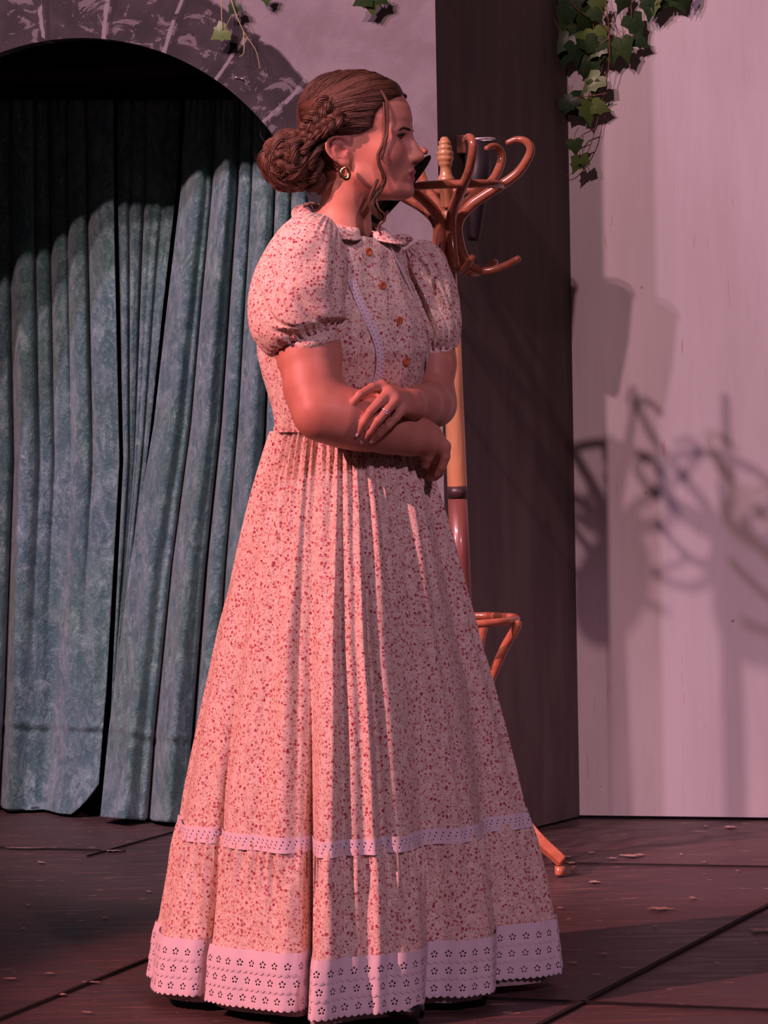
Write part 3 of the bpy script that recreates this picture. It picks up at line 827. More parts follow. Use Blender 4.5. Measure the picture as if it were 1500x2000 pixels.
# ------------------------------------------------------------------ head
HY = 5.48
HO = P(700, 262, HY)
YAW = math.radians(13)
hf = np.array([math.cos(YAW), -math.sin(YAW), 0]); hl = np.array([math.sin(YAW), math.cos(YAW), 0]); hu = np.array([0, 0, 1.0])
HR = np.stack([hf, hl, hu], 1)         # head -> world
tilt = Matrix.Rotation(-0.0, 3, 'Y')
def h2w(q): return HO+np.asarray(q) @ HR.T
def w2h(p): return (p-HO) @ HR
zk = [-.125, -.118, -.112, -.103, -.090, -.075, -.055, -.030, -.005, .010, .025, .045, .065, .085, .098, .106, .110]
Fk = [.070, .080, .088, .0925, .0895, .0905, .0915, .088, .0885, .0955, .0975, .0935, .083, .062, .040, .018, .004]
Bk = [.050, .030, .018, .004, -.018, -.038, -.062, -.085, -.095, -.098, -.100, -.099, -.092, -.076, -.055, -.032, -.018]
Wk = [.012, .024, .032, .040, .049, .055, .060, .066, .0695, .0715, .073, .072, .066, .053, .037, .020, .008]
def sm_interp(z, K):
    # smooth interpolation through Catmull-Rom on a uniform table built once
    return np.interp(z, ZT, K)
ZT = np.linspace(-.125, .110, 200)
def table(K):
    # gaussian-smoothed linear interpolation
    y = np.interp(ZT, zk, K); ker = np.exp(-np.linspace(-2, 2, 11)**2); ker /= ker.sum()
    yp = np.pad(y, 5, mode='edge'); return np.convolve(yp, ker, 'valid')
FT, BT, WT = table(Fk), table(Bk), table(Wk)
def head_core(q):
    z = np.clip(q[:, 2], -.125, .110)
    F_, B_, W_ = np.interp(z, ZT, FT), np.interp(z, ZT, BT), np.interp(z, ZT, WT)
    # widest point sits behind the face
    c = B_+(F_-B_)*.46
    dx = q[:, 0]-c
    Lx = np.where(dx > 0, F_-c, c-B_)
    # face front is flatter for brow..mouth
    e = 2.25
    rho = ((np.abs(dx)/np.maximum(Lx, .004))**e+(np.abs(q[:, 1])/np.maximum(W_, .004))**e)**(1/e)
    d = (rho-1)*np.minimum(np.maximum(Lx, .006), np.maximum(W_, .006))*.95
    d = smax(d, -.1185-q[:, 2], .016)
    d = smax(d, q[:, 2]-.104, .012)
    return d
EYE = [(.0690, s*.0310, -.0110) for s in (-1, 1)]
def head_sdf(q):
    d = head_core(q)
    qa = q.copy(); qa[:, 1] = np.abs(qa[:, 1])
    # eye sockets
    d = smax(d, -ellip(qa, (.0955, .031, -.0125), (.017, .021, .0125)), .016)
    # brow ridge
    d = smin(d, cap(qa, (.0885, .012, .0015), (.075, .046, .0005), .0048, .0045), .014)
    # cheeks
    d = smin(d, ellip(qa, (.060, .038, -.038), (.022, .020, .022)), .030)
    # nose
    d = smin(d, cap(q, (.0895, 0, -.005), (.1010, 0, -.028), .0064, .0066), .012)
    d = smin(d, cap(q, (.1005, 0, -.027), (.1105, 0, -.0435), .0066, .0084), .008)
    d = smin(d, cap(q, (.0840, 0, -.012), (.0960, 0, -.044), .0105, .0120), .010)
    d = smin(d, ellip(qa, (.1005, .0100, -.0480), (.0100, .0066, .0068)), .007)
    d = smin(d, cap(q, (.106, 0, -.050), (.097, 0, -.055), .0042, .004), .004)
    d = smax(d, -ellip(qa, (.1035, .0062, -.0552), (.0055, .0030, .0042)), .003)
    # muzzle, lips, chin
    d = smin(d, ellip(q, (.083, 0, -.072), (.0125, .026, .018)), .016)
    d = smin(d, ellip(q, (.0945, 0, -.0700), (.0076, .0205, .0052)), .004)
    d = smin(d, ellip(q, (.0920, 0, -.0822), (.0086, .0185, .0066)), .004)
    d = smax(d, -ellip(q, (.1015, 0, -.0757), (.0060, .024, .0010)), .0020)
    d = smin(d, ellip(q, (.0825, 0, -.1035), (.0150, .018, .0135)), .014)
    # jaw line
    d = smin(d, cap(qa, (.012, .050, -.074), (.066, .024, -.103), .0105, .0105), .018)
    # eyelids
    for s in (1,):
        c = np.array([EYE[1][0], EYE[1][1], EYE[1][2]])
        lid = np.linalg.norm(qa-c, axis=1)-.0140
        op = ellip(qa, c+np.array([.0125, .001, -.0002]), (.0125, .0126, .0046))
        lid = smax(lid, -op, .0015)
        d = smin(d, lid, .003)
        d = smax(d, -(np.linalg.norm(qa-c, axis=1)-.0118), .0005)
    return d
HELP = catmull([(.010, .000, .010), (.012, .004, .020), (.004, .006, .0275), (-.008, .007, .0245), (-.015, .007, .012), (-.0145, .006, -.004), (-.009, .005, -.017), (-.002, .003, -.026)], 22)
HELR = np.interp(np.linspace(0, 1, 22), [0, .2, .6, 1], [.0022, .0030, .0031, .0034])
EARC = np.array([-.013, .0705, -.034])
def ear_sdf(q):
    qa = q.copy(); qa[:, 1] = np.abs(qa[:, 1])
    o = (qa-EARC)/.86
    # tilt ear outwards at the back and lean it back
    a = math.radians(24); x = o[:, 0]*math.cos(a)+o[:, 1]*math.sin(a); y = -o[:, 0]*math.sin(a)*-1*-1+o[:, 1]*math.cos(a)
    y = o[:, 1]*math.cos(a)-(-o[:, 0])*math.sin(a)
    b = math.radians(-10); x2 = x*math.cos(b)-o[:, 2]*math.sin(b); z2 = x*math.sin(b)+o[:, 2]*math.cos(b)
    e = np.stack([x2, y, z2], 1)
    plate = ellip(e, (0, 0, .002), (.0155, .0062, .0262))
    hel = chain(e, HELP, HELR, .0008)
    lobe = ellip(e, (.001, .003, -.0265), (.0068, .0038, .0075))
    anti = chain(e, [(-.003, .004, .016), (-.008, .005, .004), (-.006, .005, -.010), (.002, .004, -.016)], [.0018, .0022, .0022, .002], .001)
    trag = ellip(e, (.0095, .0035, -.004), (.0035, .0035, .0055))
    d = smin(plate, hel, .0025); d = smin(d, lobe, .004); d = smin(d, anti, .0025); d = smin(d, trag, .003)
    d = smax(d, -ellip(e, (.0015, .0085, -.002), (.0065, .0070, .0095)), .004)
    return d*.86

# ------------------------------------------------------------------ torso frame
TF = np.array([.77, -.64, 0]); TF /= np.linalg.norm(TF)       # facing
TL = np.array([-TF[1], TF[0], 0])                             # her left (away from camera)
TY = 5.50
def arm_pts(lst): return [P(*q) for q in lst]
# near (right) arm
RA_ = arm_pts([(612, 500, 5.39), (604, 600, 5.365), (604, 690, 5.345), (613, 760, 5.318), (626, 806, 5.295)])
RAr = [.050, .053, .0535, .048, .0435]
RF = arm_pts([(626, 806, 5.295), (668, 815, 5.305), (712, 824, 5.325), (760, 838, 5.355), (800, 850, 5.378), (834, 856, 5.395)])
RFr = [.0435, .0485, .0475, .040, .0325, .0275]
LA_ = arm_pts([(828, 520, 5.63), (840, 620, 5.61), (846, 710, 5.595), (847, 790, 5.56)])
LAr = [.044, .044, .0385, .0350]
LF = arm_pts([(847, 790, 5.56), (838, 793, 5.50), (820, 793, 5.42), (800, 789, 5.345)])
LFr = [.0350, .0375, .0335, .0255]
# hands: far (left) hand resting on near forearm
wl = P(800, 789, 5.342)
KN = [P(746, 756, 5.300), P(758, 768, 5.290), P(772, 782, 5.287), P(786, 799, 5.292)]
FG = [
    [KN[0], P(727, 757, 5.284), P(703, 771, 5.268), P(691, 785, 5.268), P(684, 797, 5.272)],
    [KN[1], P(742, 784, 5.274), P(724, 803, 5.264), P(710, 826, 5.266), P(700, 845, 5.273)],
    [KN[2], P(757, 800, 5.273), P(739, 821, 5.264), P(722, 844, 5.272), P(710, 860, 5.283)],
    [KN[3], P(773, 816, 5.279), P(758, 832, 5.276), P(741, 849, 5.282), P(729, 860, 5.290)],
]
FG = [[q-[0, .004, 0] for q in f_] for f_ in FG]
FGr = [[.0100, .0083, .0078, .0070, .0062], [.0102, .0086, .0080, .0071, .0063], [.0098, .0083, .0078, .0069, .0061], [.0088, .0074, .0068, .0061, .0054]]
THL = [P(787, 776, 5.330), P(762, 768, 5.315), P(744, 776, 5.312), P(730, 790, 5.308)]
# near (right) hand: wrist at far right of forearm, hand drooping down past the waist
wr = P(834, 856, 5.395)
KR = [P(868, 872, 5.395), P(864, 884, 5.412), P(856, 892, 5.428), P(848, 896, 5.442)]
FR = [
    [KR[0], P(870, 892, 5.395), P(863, 912, 5.400), P(854, 926, 5.408)],
    [KR[1], P(864, 905, 5.414), P(858, 924, 5.420), P(850, 933, 5.428)],
    [KR[2], P(856, 910, 5.430), P(850, 926, 5.436), P(843, 934, 5.443)],
    [KR[3], P(849, 911, 5.446), P(843, 924, 5.452), P(838, 930, 5.458)],
]
def hands_sdf(p, side):
    if side == 'L':
        d = cap(p, wl, (KN[1]+KN[2])/2, .0225, .0125)
        for k_, r_ in zip(KN, (.0125, .0125, .0120, .0112)):
            d = smin(d, cap(p, wl+(k_-KN[1])*.30, k_, .0165, r_), .010)
        fd = None
        for f_, r_ in zip(FG, FGr):
            e = chain(p, f_, r_, .0015)
            # knuckle hints
            fd = e if fd is None else np.minimum(fd, e)
        e = chain(p, THL, [.014, .0105, .009, .0075], .003); fd = np.minimum(fd, e)
        return smin(d, fd, .0045)
    d = cap(p, wr, (KR[1]+KR[2])/2, .0225, .014)
    for k_ in KR: d = smin(d, cap(p, wr+(k_-KR[1])*.25, k_, .0185, .0115), .010)
    fd = None
    for f_ in FR:
        e = chain(p, f_, [.0105, .0088, .0078, .0062], .0015); fd = e if fd is None else np.minimum(fd, e)
    e = chain(p, [P(843, 868, 5.385), P(836, 892, 5.395), P(832, 908, 5.405)], [.012, .0095, .0075], .003); fd = np.minimum(fd, e)
    return smin(d, fd, .005)
NK0, NK1 = P(683, 372, 5.485), P(663, 462, 5.50)
HIP = P(690, 900, 5.50)
def body_sdf(p):
    d = np.full(len(p), 9.0)
    def grp(c, r, fn, k):
        nonlocal d
        m = np.linalg.norm(p-c, axis=1) < r+.06
        if not m.any():
            dd = np.linalg.norm(p-c, axis=1)-r; d = np.minimum(d, dd); return
        e = np.linalg.norm(p-c, axis=1)-r; e = np.maximum(e, .03)
        e[m] = fn(p[m])
        d = smin(d, e, k) if k > 0 else np.minimum(d, e)
    # torso
    ch, wa = P(668, 540, 5.50), P(672, 800, 5.50)
    def torso(q):
        t = cap(q, ch-[0, 0, .03]+TL*.04, wa+TL*.035, .070, .068); t = smin(t, cap(q, ch-[0, 0, .03]-TL*.04, wa-TL*.035, .070, .068), .05)
        t = smin(t, cap(q, wa, HIP-[0, 0, .05], .075, .075), .05)
        t = smin(t, cap(q, RA_[0]-[0, 0, .03], ch-[0, 0, .03], .035, .05), .03); t = smin(t, cap(q, LA_[0]-[0, 0, .03], ch-[0, 0, .03], .032, .05), .03)
        t = smin(t, cap(q, NK1, ch, .045, .05), .03)
        return t
    grp(P(672, 680, 5.5), .42, torso, 0)
    for s in (-1, 1):
        hp = HIP-[0, 0, .06]+TL*.05*s; an = np.array([HIP[0]+TL[0]*.08*s+.02, 5.46+TL[1]*.075*s, .07])
        kn_ = (hp+an)/2+TF*.02
        grp((hp+an)/2, .52, lambda q: chain(q, [hp, kn_, an], [.068, .052, .034], .02), .05)
    grp((NK0+NK1)/2, .12, lambda q: smin(chain(q, [NK0+[0, .0, .03], NK0, NK1, NK1-[0, 0, .06]], [.040, .0425, .049, .050], .02), 9+q[:, 0]*0, .01), .035)
    grp(h2w((0, 0, 0)), .17, lambda q: smin(head_sdf(w2h(q)), ear_sdf(w2h(q)), .006), .022)
    grp((RA_[0]+RA_[-1])/2, .22, lambda q: chain(q, RA_, RAr, .02), .03)
    rf = lambda q: smin(chain(q, RF, RFr, .02), hands_sdf(q, 'R'), .012)
    grp((RF[0]+wr)/2, .24, rf, .022)
    lf_ = lambda q: smin(chain(q, LF, LFr, .02), hands_sdf(q, 'L'), .010)
    grp((LA_[0]+LA_[-1])/2, .22, lambda q: chain(q, LA_, LAr, .02), .02)
    # far forearm + hand lie on the near forearm without melting into it
    ctr = (LF[0]+KN[0])/2
    m = np.linalg.norm(p-ctr, axis=1) < .26
    e = np.linalg.norm(p-ctr, axis=1)-.2; e = np.maximum(e, .03)
    if m.any(): e[m] = lf_(p[m])
    e2 = chain(p, LA_, LAr, .02)
    near_el = np.exp(-(np.linalg.norm(p-LA_[-1], axis=1)/.09)**2)
    d = np.minimum(d, e)
    d = np.where(near_el > .2, np.minimum(d, smin(e, e2, .03)), d)
    return d
person = empty('person', (HIP[0], 5.50, 0), 'woman in a long floral dress standing with arms crossed, hair in bun', 'person')
DQ = globals().get('BODY_STEP', .0022)
xs = np.arange(-.26, .16, DQ); ys = np.arange(5.23, 5.74, DQ)
zs = np.concatenate([np.arange(.03, .86, .010), np.arange(.86, 1.672, DQ)])
bp, bq = surfnets(body_sdf, xs, ys, zs)
hq = w2h(bp)
lip = np.clip(1-np.sqrt(((hq[:, 1])/.0210)**2+((hq[:, 2]+.0765)/.0125)**2), 0, 1)*3.2*(hq[:, 0] > .078)
# natural blush on ear and cheeks is part of the skin colour
cheek = .16*np.exp(-(((np.abs(hq[:, 1])-.045)/.02)**2+((hq[:, 2]+.03)/.018)**2+((hq[:, 0]-.06)/.03)**2))
ear_b = .40*np.clip(1-np.linalg.norm((hq*[1, 1, 1]-[-.013, -.080, -.032])/[.022, .016, .032], axis=1), 0, 1)**.5
val = np.clip(lip+cheek+np.nan_to_num(ear_b), 0, 1)+1e-4
mb = MB(); mb.add(bp, bq, a=val)
body = build(mb, 'body', M['skin'], person)
sm = body.modifiers.new('smooth', 'SMOOTH'); sm.factor = .5; sm.iterations = 2

# eyes, lashes, brows
for s in (-1, 1):
    c = h2w((EYE[0][0], s*.0315, EYE[0][2]))
    mb = MB(); mb.ell(c, (.0121,)*3, nu=28, nv=18); ey = build(mb, 'eye', M['eye'], person)
    g = HR @ np.array([1, -.06, -.02]); g /= np.linalg.norm(g)
    mb = MB(); mb.lathe([(0, .0127), (.003, .0125), (.0056, .0112), (.0060, .0105)], c, g, 24); build(mb, 'iris', M['iris'], ey)
    mb = MB()
    for i in range(34):
        t = i/33; a = (t-.5)*1.75
        b0 = np.array([EYE[0][0]+.0142*math.cos(a), s*(.0315+.0142*math.sin(a)), EYE[0][2]+.0042*math.cos(a*1.3)])
        out = np.array([math.cos(a), s*math.sin(a)*1.15, 0])
        mb.tube(catmull([h2w(b0-out*.001), h2w(b0+out*.0045+[0, 0, -.0005]), h2w(b0+out*.0085+[0, 0, .0028])], 6), np.linspace(.0007, .0002, 6), 4)
    arc = [h2w((EYE[0][0]+.0143*math.cos(a), s*(.0315+.0143*math.sin(a)), EYE[0][2]+.0040*math.cos(a*1.3))) for a in np.linspace(-.95, .95, 14)]
    mb.tube(arc, .00085, 6)
    arc = [h2w((EYE[0][0]+.0142*math.cos(a), s*(.0315+.0142*math.sin(a)), EYE[0][2]-.0042*math.cos(a*1.3))) for a in np.linspace(-.85, .85, 14)]
    mb.tube(arc, .0004, 6)
    build(mb, 'eyelash', M['lash'], person)
def march(q0, dirn, off=.0):
    """walk from inside the head outwards along dirn until the skin"""
    q0 = np.asarray(q0, float); dirn = np.asarray(dirn, float); dirn = dirn/np.linalg.norm(dirn)
    ts = np.linspace(0, .14, 420); pts = q0+ts[:, None]*dirn
    d = head_sdf(pts); i = np.argmax(d > off)
    return pts[i]
for s in (-1, 1):
    mb = MB()
    for i in range(230):
        t = random.random(); w = (1-abs(2*t-.6)*.60)*.0019
        y = .010+.038*t; z = .0026+.0022*math.sin(min(1, t/.65)*PI/2)-.0045*max(0, t-.62)/.38+random.uniform(-1, 1)*w
        q = march((.02, 0, z), (.075, s*y, 0), .0006)
        q2 = march((.02, 0, z+.0010), (.075, s*(y+.0055), 0), .0006)
        mb.tube([h2w(q), h2w((q+q2)/2), h2w(q2)], np.array([.00032, .00038, .00015]), 4)
    build(mb, 'eyebrow', M['brow'], person)

# nails
def nails(F_, r_, up):
    for f_, r in zip(F_, r_):
        a, b = f_[-2], f_[-1]; d = (b-a)/np.linalg.norm(b-a)
        n = up-np.dot(up, d)*d; n /= np.linalg.norm(n); s = np.cross(d, n)
        mb = MB(); Rm = np.stack([d, s, n], 1)
        mb.ell(b+d*r*.45+n*r*.62, (r*1.0, r*.70, r*.42), Rm, 16, 10)
        build(mb, 'fingernail', M['nail'], person)
nails(FG, [.0062, .0063, .0061, .0054], np.array([-.25, -1, .35]))
# ring on the third finger
a, b = FG[2][1], FG[2][2]; c = a*.75+b*.25; dd = (b-a)/np.linalg.norm(b-a)
u = np.cross(dd, [0, 1, 0]); u /= np.linalg.norm(u); v = np.cross(dd, u)
mb = MB(); mb.tube([c+.0092*(math.cos(t)*u+math.sin(t)*v) for t in np.linspace(0, 2*PI, 40)], .0011, 8, cap=False)
rg = build(mb, 'finger_ring', M['silver'], person, label='silver ring with small stones')
for q in range(3):
    e = c+.0100*(-v if v[1] > 0 else v)*1.0+u*(.0035*(q-1)); e = c+.0102*np.array([0, -1, 0])+u*(.0036*(q-1))+[0, .0004*abs(q-1), 0]
    mb = MB(); mb.ell(e, (.0018,)*3, nu=10, nv=7); build(mb, 'ring_stone', M['silver'], rg)

# earring: thick hoop hanging from the near lobe
ec = h2w((-.006, -.079, -.074))
mb = MB(); th = np.linspace(0, 2*PI, 48)
mb.tube([ec+np.array([.0066*math.sin(t), .002*math.sin(t), .0098*math.cos(t)]) for t in th], [.0030+.0016*(.5-.5*math.cos(t)) for t in th], 12, cap=False, flat=.8)
build(mb, 'earring', M['gold'], person)
ec = h2w((-.014, .083, -.073)); mb = MB()
mb.tube([ec+np.array([.0092*math.sin(t), .003*math.sin(t), .0125*math.cos(t)]) for t in th], .004, 12, cap=False)
build(mb, 'earring', M['gold'], person)

# ------------------------------------------------------------------ hair
def poly_sd(x, z, P_):
    d = np.full(len(x), 1e9); ins = np.zeros(len(x), bool); n = len(P_)
    for i in range(n):
        a = np.array(P_[i]); b = np.array(P_[(i+1) % n]); e = b-a
        wx, wz = x-a[0], z-a[1]; t = np.clip((wx*e[0]+wz*e[1])/(e @ e), 0, 1)
        d = np.minimum(d, np.hypot(wx-t*e[0], wz-t*e[1]))
        c = ((a[1] > z) != (b[1] > z)) & (x < (b[0]-a[0])*(z-a[1])/(b[1]-a[1]+1e-12)+a[0]); ins ^= c
    return np.where(ins, -d, d)
HP = [(.2, .2), (.2, .078), (.085, .066), (.062, .050), (.048, .030), (.042, .006), (.024, -.004), (.006, -.002), (-.004, -.004), (-.012, .001), (-.030, .001), (-.042, -.016), (-.050, -.050), (-.058, -.078), (-.2, -.085), (-.2, .2)]
def hair_sdf(p):
    q = w2h(p); pd = poly_sd(q[:, 0], q[:, 2], HP); tp = np.clip(-pd/.028, 0, 1)
    # thin at the hairline, volume over the crown and back
    d = head_core(q)-.0010-.0050*tp-.0045*np.clip((q[:, 2]-.02)/.06, 0, 1)*tp
    return smax(d, pd, .003)
c0 = h2w((0, 0, 0)); g = .0026
hp_, hq_ = surfnets(hair_sdf, np.arange(c0[0]-.13, c0[0]+.12, g), np.arange(c0[1]-.11, c0[1]+.11, g), np.arange(c0[2]-.10, c0[2]+.135, g))
mb = MB(); mb.add(hp_, hq_, a=.30)
hair = build(mb, 'hair', M['hair'], person)
hair.modifiers.new('smooth', 'SMOOTH').iterations = 4
def scalp(phi, z, off):
    """point of the scalp at azimuth phi (0 front, + to the near side), height z in head frame"""
    z = np.clip(z, -.11, .1085)
    F_, B_, W_ = np.interp(z, ZT, FT), np.interp(z, ZT, BT), np.interp(z, ZT, WT)
    c = B_+(F_-B_)*.46; x, y = math.cos(phi), -math.sin(phi)
    Lx = F_-c if x > 0 else c-B_; e = 2.25
    r = 1/((abs(x)/Lx)**e+(abs(y)/W_)**e)**(1/e)
    nrm = np.array([x, y, 0.0]); q = np.array([c+r*x, r*y, z])
    up = np.clip((z-.06)/.05, 0, 1)
    nn = np.array([x*(1-up*.8), y*(1-up*.8), up]); nn /= np.linalg.norm(nn)
    vol = .0045*np.clip((z-.02)/.06, 0, 1)
    return q+nn*(off+vol)
def strand_path(p0, p1, bow, off, n=22, wav=0.0, ph=0.0, side=1):
    t = np.linspace(0, 1, n); out = []
    for k, u in enumerate(t):
        phi = p0[0]+(p1[0]-p0[0])*u; z = p0[1]+(p1[1]-p0[1])*(u**1.25)+bow*math.sin(PI*u)+wav*math.sin(u*14+ph)
        o = off*(.12+.88*min(1, u*3.2)**.7)
        q = scalp(phi*side, z, o); out.append(h2w(q))
    return np.array(out)
mb = MB()
for side, N in ((1, 1150), (-1, 300)):
    for i in range(N):
        u = random.random()
        # start points run along the hairline from the parting down to the temple
        if u < .45:
            z0 = random.uniform(.070, .103); phi0 = random.uniform(.04, .35)+(.104-z0)*6
            if z0 > .095: phi0 = random.uniform(.05, 2.6)
        else:
            z0 = random.uniform(-.003, .070); x0 = np.interp(z0, [-.004, .006, .03, .05, .066], [.024, .041, .047, .061, .083])-random.uniform(0, .004)
            F_, B_ = np.interp(z0, ZT, FT), np.interp(z0, ZT, BT); c = B_+(F_-B_)*.46
            W_ = np.interp(z0, ZT, WT); xr = np.clip((x0-c)/(F_-c), .0, .99); phi0 = math.atan2(W_*(1-xr**2.25)**(1/2.25), x0-c)
        tgt = np.interp(z0, [0, .05, .10], [-.008, .022, .045])+random.uniform(-.006, .006)
        phi1 = np.interp(z0, [0, .05, .1], [2.25, 2.38, 2.5])+random.uniform(-.12, .22)
        cl = math.floor(z0*190)
        sh = .28+.22*random.random()+.14*math.sin(cl*2.7)
        path = strand_path((phi0, z0), (phi1, tgt), random.uniform(.002, .010), .0072+random.uniform(0, .0022)+.0012*math.sin(cl*1.9), 22, .0008, random.uniform(0, 6), side)
        n = len(path); r = random.uniform(.0005, .0011)
        mb.tube(path, r*np.interp(np.linspace(0, 1, n), [0, .1, .8, 1], [.5, 1, 1, .5]), 5, a=np.clip(sh, .05, .9))
    # back of head and nape combed towards the bun
    for i in range(N//2):
        z0 = random.uniform(-.080, .1); phi0 = random.uniform(2.1, 3.1) if z0 > .0 else random.uniform(2.2, 3.1)
        z1 = random.uniform(-.03, .02)
        path = strand_path((phi0, z0), (random.uniform(2.7, 3.15), z1), .0, .0075, 14, 0, 0, side)
        mb.tube(path, random.uniform(.0006, .0012), 5, a=random.uniform(.1, .55))
    for i in range(N//3):
        z0 = random.uniform(.088, .107); phi0 = random.uniform(1.5, 3.1)
        path = strand_path((phi0, z0), (random.uniform(2.35, 3.1), random.uniform(-.01, .03)), .0, .0078, 16, .0006, random.uniform(0, 6), side)
        mb.tube(path, random.uniform(.0006, .0012), 5, a=random.uniform(.15, .6))
build(mb, 'hair_strands', M['hair'], hair)

def lock(mb, path, rad, nst=9, r=.0014, twist=3.0, shade=(.15, .8), seed=0, flat=1.0):
    nst = int(nst*1.9); r = r*.62
    """a lock of hair: several strands winding about a path"""
    rr = np.random.default_rng(seed); n = max(12, len(path)); path = catmull(path, n) if len(path) < n else np.asarray(path)
    t = np.gradient(path, axis=0); t /= np.linalg.norm(t, axis=1)[:, None]+1e-9
    u = np.array([.2, -.9, .4]); N_ = []
    for i in range(n):
        u = u-np.dot(u, t[i])*t[i]; u /= np.linalg.norm(u); N_.append(u)
    N_ = np.array(N_); B_ = np.cross(t, N_)
    rad = np.full(n, rad) if np.isscalar(rad) else np.asarray(rad)
    for k in range(nst):
        ph = 2*PI*k/nst+rr.uniform(-.3, .3); q = rr.uniform(.84, 1.04)*(1+.05*np.sin(np.linspace(0, rr.uniform(6, 16), n)+rr.uniform(0, 6))); s = np.linspace(0, 1, n)
        an = ph+twist*s*2*PI/2
        pp = path+(rad*q)[:, None]*(np.cos(an)[:, None]*N_+flat*np.sin(an)[:, None]*B_)
        mb.tube(pp, r*rr.uniform(.8, 1.5)*np.interp(s, [0, .1, .9, 1], [.5, 1, 1, .4]), 5, a=rr.uniform(*shade))
    mb.tube(path, rad*.93*np.interp(np.linspace(0, 1, n), [0, .1, .9, 1], [.5, 1, 1, .4]), 10, a=shade[0]*.5+shade[1]*.22)

# braid running from above the ear back to the bun, on the near side
def braid(path, amp, rad, turns, mb, seed):
    n = 90; P_ = catmull(path, n); t = np.gradient(P_, axis=0); t /= np.linalg.norm(t, axis=1)[:, None]
    out = np.array([-.25, -.95, .15]); s = np.linspace(0, 1, n)
    for k in range(3):
        ph = 2*PI*k/3; A = []
        for i in range(n):
            o = out-np.dot(out, t[i])*t[i]; o /= np.linalg.norm(o); b = np.cross(t[i], o)
            w = s[i]*turns*2*PI+ph
            A.append(P_[i]+b*amp*math.sin(w)+o*amp*.45*math.sin(2*w))
        lock(mb, np.array(A), rad*np.interp(s, [0, .15, .85, 1], [.7, 1, 1, .7]), 10, .0012, 2.5, (.2, .85), seed+k)
mb = MB()
def hb(px, py, Y): return P(px, py, Y)
braid([hb(655, 186, 5.425), hb(636, 203, 5.412), hb(622, 222, 5.405), hb(606, 243, 5.41), hb(590, 262, 5.425)], .0105, .0072, 2.1, mb, 10)
braid([hb(672, 226, 5.398), hb(650, 240, 5.396), hb(630, 252, 5.400), hb(608, 262, 5.41), hb(592, 275, 5.42)], .0100, .0070, 2.1, mb, 20)
build(mb, 'braid', M['hair'], hair)
# bun
mb = MB()
BC = hb(567, 315, 5.46); br = .050
mb.ell(BC, (br*.84, br*.80, br*.88), a=.04)
rr = np.random.default_rng(5)
for k in range(24):
    # coils: small circles on the bun sphere
    ax = np.array([rr.uniform(-.55, .35), -1.0, rr.uniform(-.35, .35)]); ax /= np.linalg.norm(ax)
    u = np.cross(ax, [0, 0, 1]); u /= np.linalg.norm(u); v = np.cross(ax, u)
    lat_ = [.15, .28, .42, .56, .70, .84, .98, 1.1, 1.22, 1.32, .5, .9, 1.15, .75, 1.28, .35, .62, .95, 1.05, 1.2, .8, .48, 1.35, .22][k]
    a0 = rr.uniform(0, 6.28); span = rr.uniform(2.8, 5.2)
    th = np.linspace(a0, a0+span, 44)
    la = lat_+.14*np.sin(th*2+k)
    R_ = br*(.96+.07*np.sin(th*3+k)+.04*np.sin(th*7+2*k))
    pts = BC+R_[:, None]*(np.cos(la)[:, None]*ax*.92+np.sin(la)[:, None]*(np.cos(th)[:, None]*u+np.sin(th)[:, None]*v))
    lock(mb, pts, .0062*np.interp(np.linspace(0, 1, 44), [0, .2, .8, 1], [.5, 1, 1, .5]), 11, .0012, 2.2, (.12, .95), 100+k)
# locks linking head and bun
for k, (a, b, c_) in enumerate([((628, 262, 5.41), (605, 280, 5.405), (590, 300, 5.41)), ((640, 275, 5.42), (618, 298, 5.41), (605, 330, 5.42)), ((634, 300, 5.43), (620, 335, 5.425), (604, 355, 5.44)),
                                ((615, 240, 5.42), (585, 258, 5.43), (555, 262, 5.44)), ((628, 335, 5.45), (622, 360, 5.45), (600, 372, 5.46)), ((600, 262, 5.42), (575, 285, 5.41), (575, 320, 5.41)),
                                ((632, 320, 5.45), (628, 350, 5.45), (622, 378, 5.47))]):
    lock(mb, catmull([hb(*a), hb(*b), hb(*c_)], 26), .0065, 11, .0013, 1.6, (.1, .8), 200+k)
# fine wavy hairs lying over the bun
for k in range(260):
    ax = rr.normal(0, 1, 3); ax[1] = -abs(ax[1])-.3; ax /= np.linalg.norm(ax)
    u = np.cross(ax, rr.normal(0, 1, 3)); u /= np.linalg.norm(u); v = np.cross(ax, u)
    q = np.linspace(0, rr.uniform(.5, 1.3), 18)
    d = np.cos(q)[:, None]*ax+np.sin(q)[:, None]*u+(.09*np.sin(q*rr.uniform(7, 14)+rr.uniform(0, 6)))[:, None]*v
    R_ = br*(1.06+.05*np.sin(q*rr.uniform(4, 9)+rr.uniform(0, 6)))
    mb.tube(BC+d*R_[:, None]*[.95, .92, .98], .00042, 4, a=rr.uniform(.3, 1.0))
# flyaway hairs
for k in range(170):
    a = rr.uniform(0, 2*PI); d = np.array([math.cos(a), rr.uniform(-.6, .6), math.sin(a)])
    d /= np.linalg.norm(d)
    if d[0] > .5: continue
    p0 = BC+d*br*.95; w = rr.normal(0, .008, 3)
    mb.tube(catmull([p0, p0+d*.006+w*.5, p0+d*.008+w, p0+d*.003+w*1.5], 10), .0002, 4, a=rr.uniform(.3, .8))
build(mb, 'bun', M['hair'], hair)
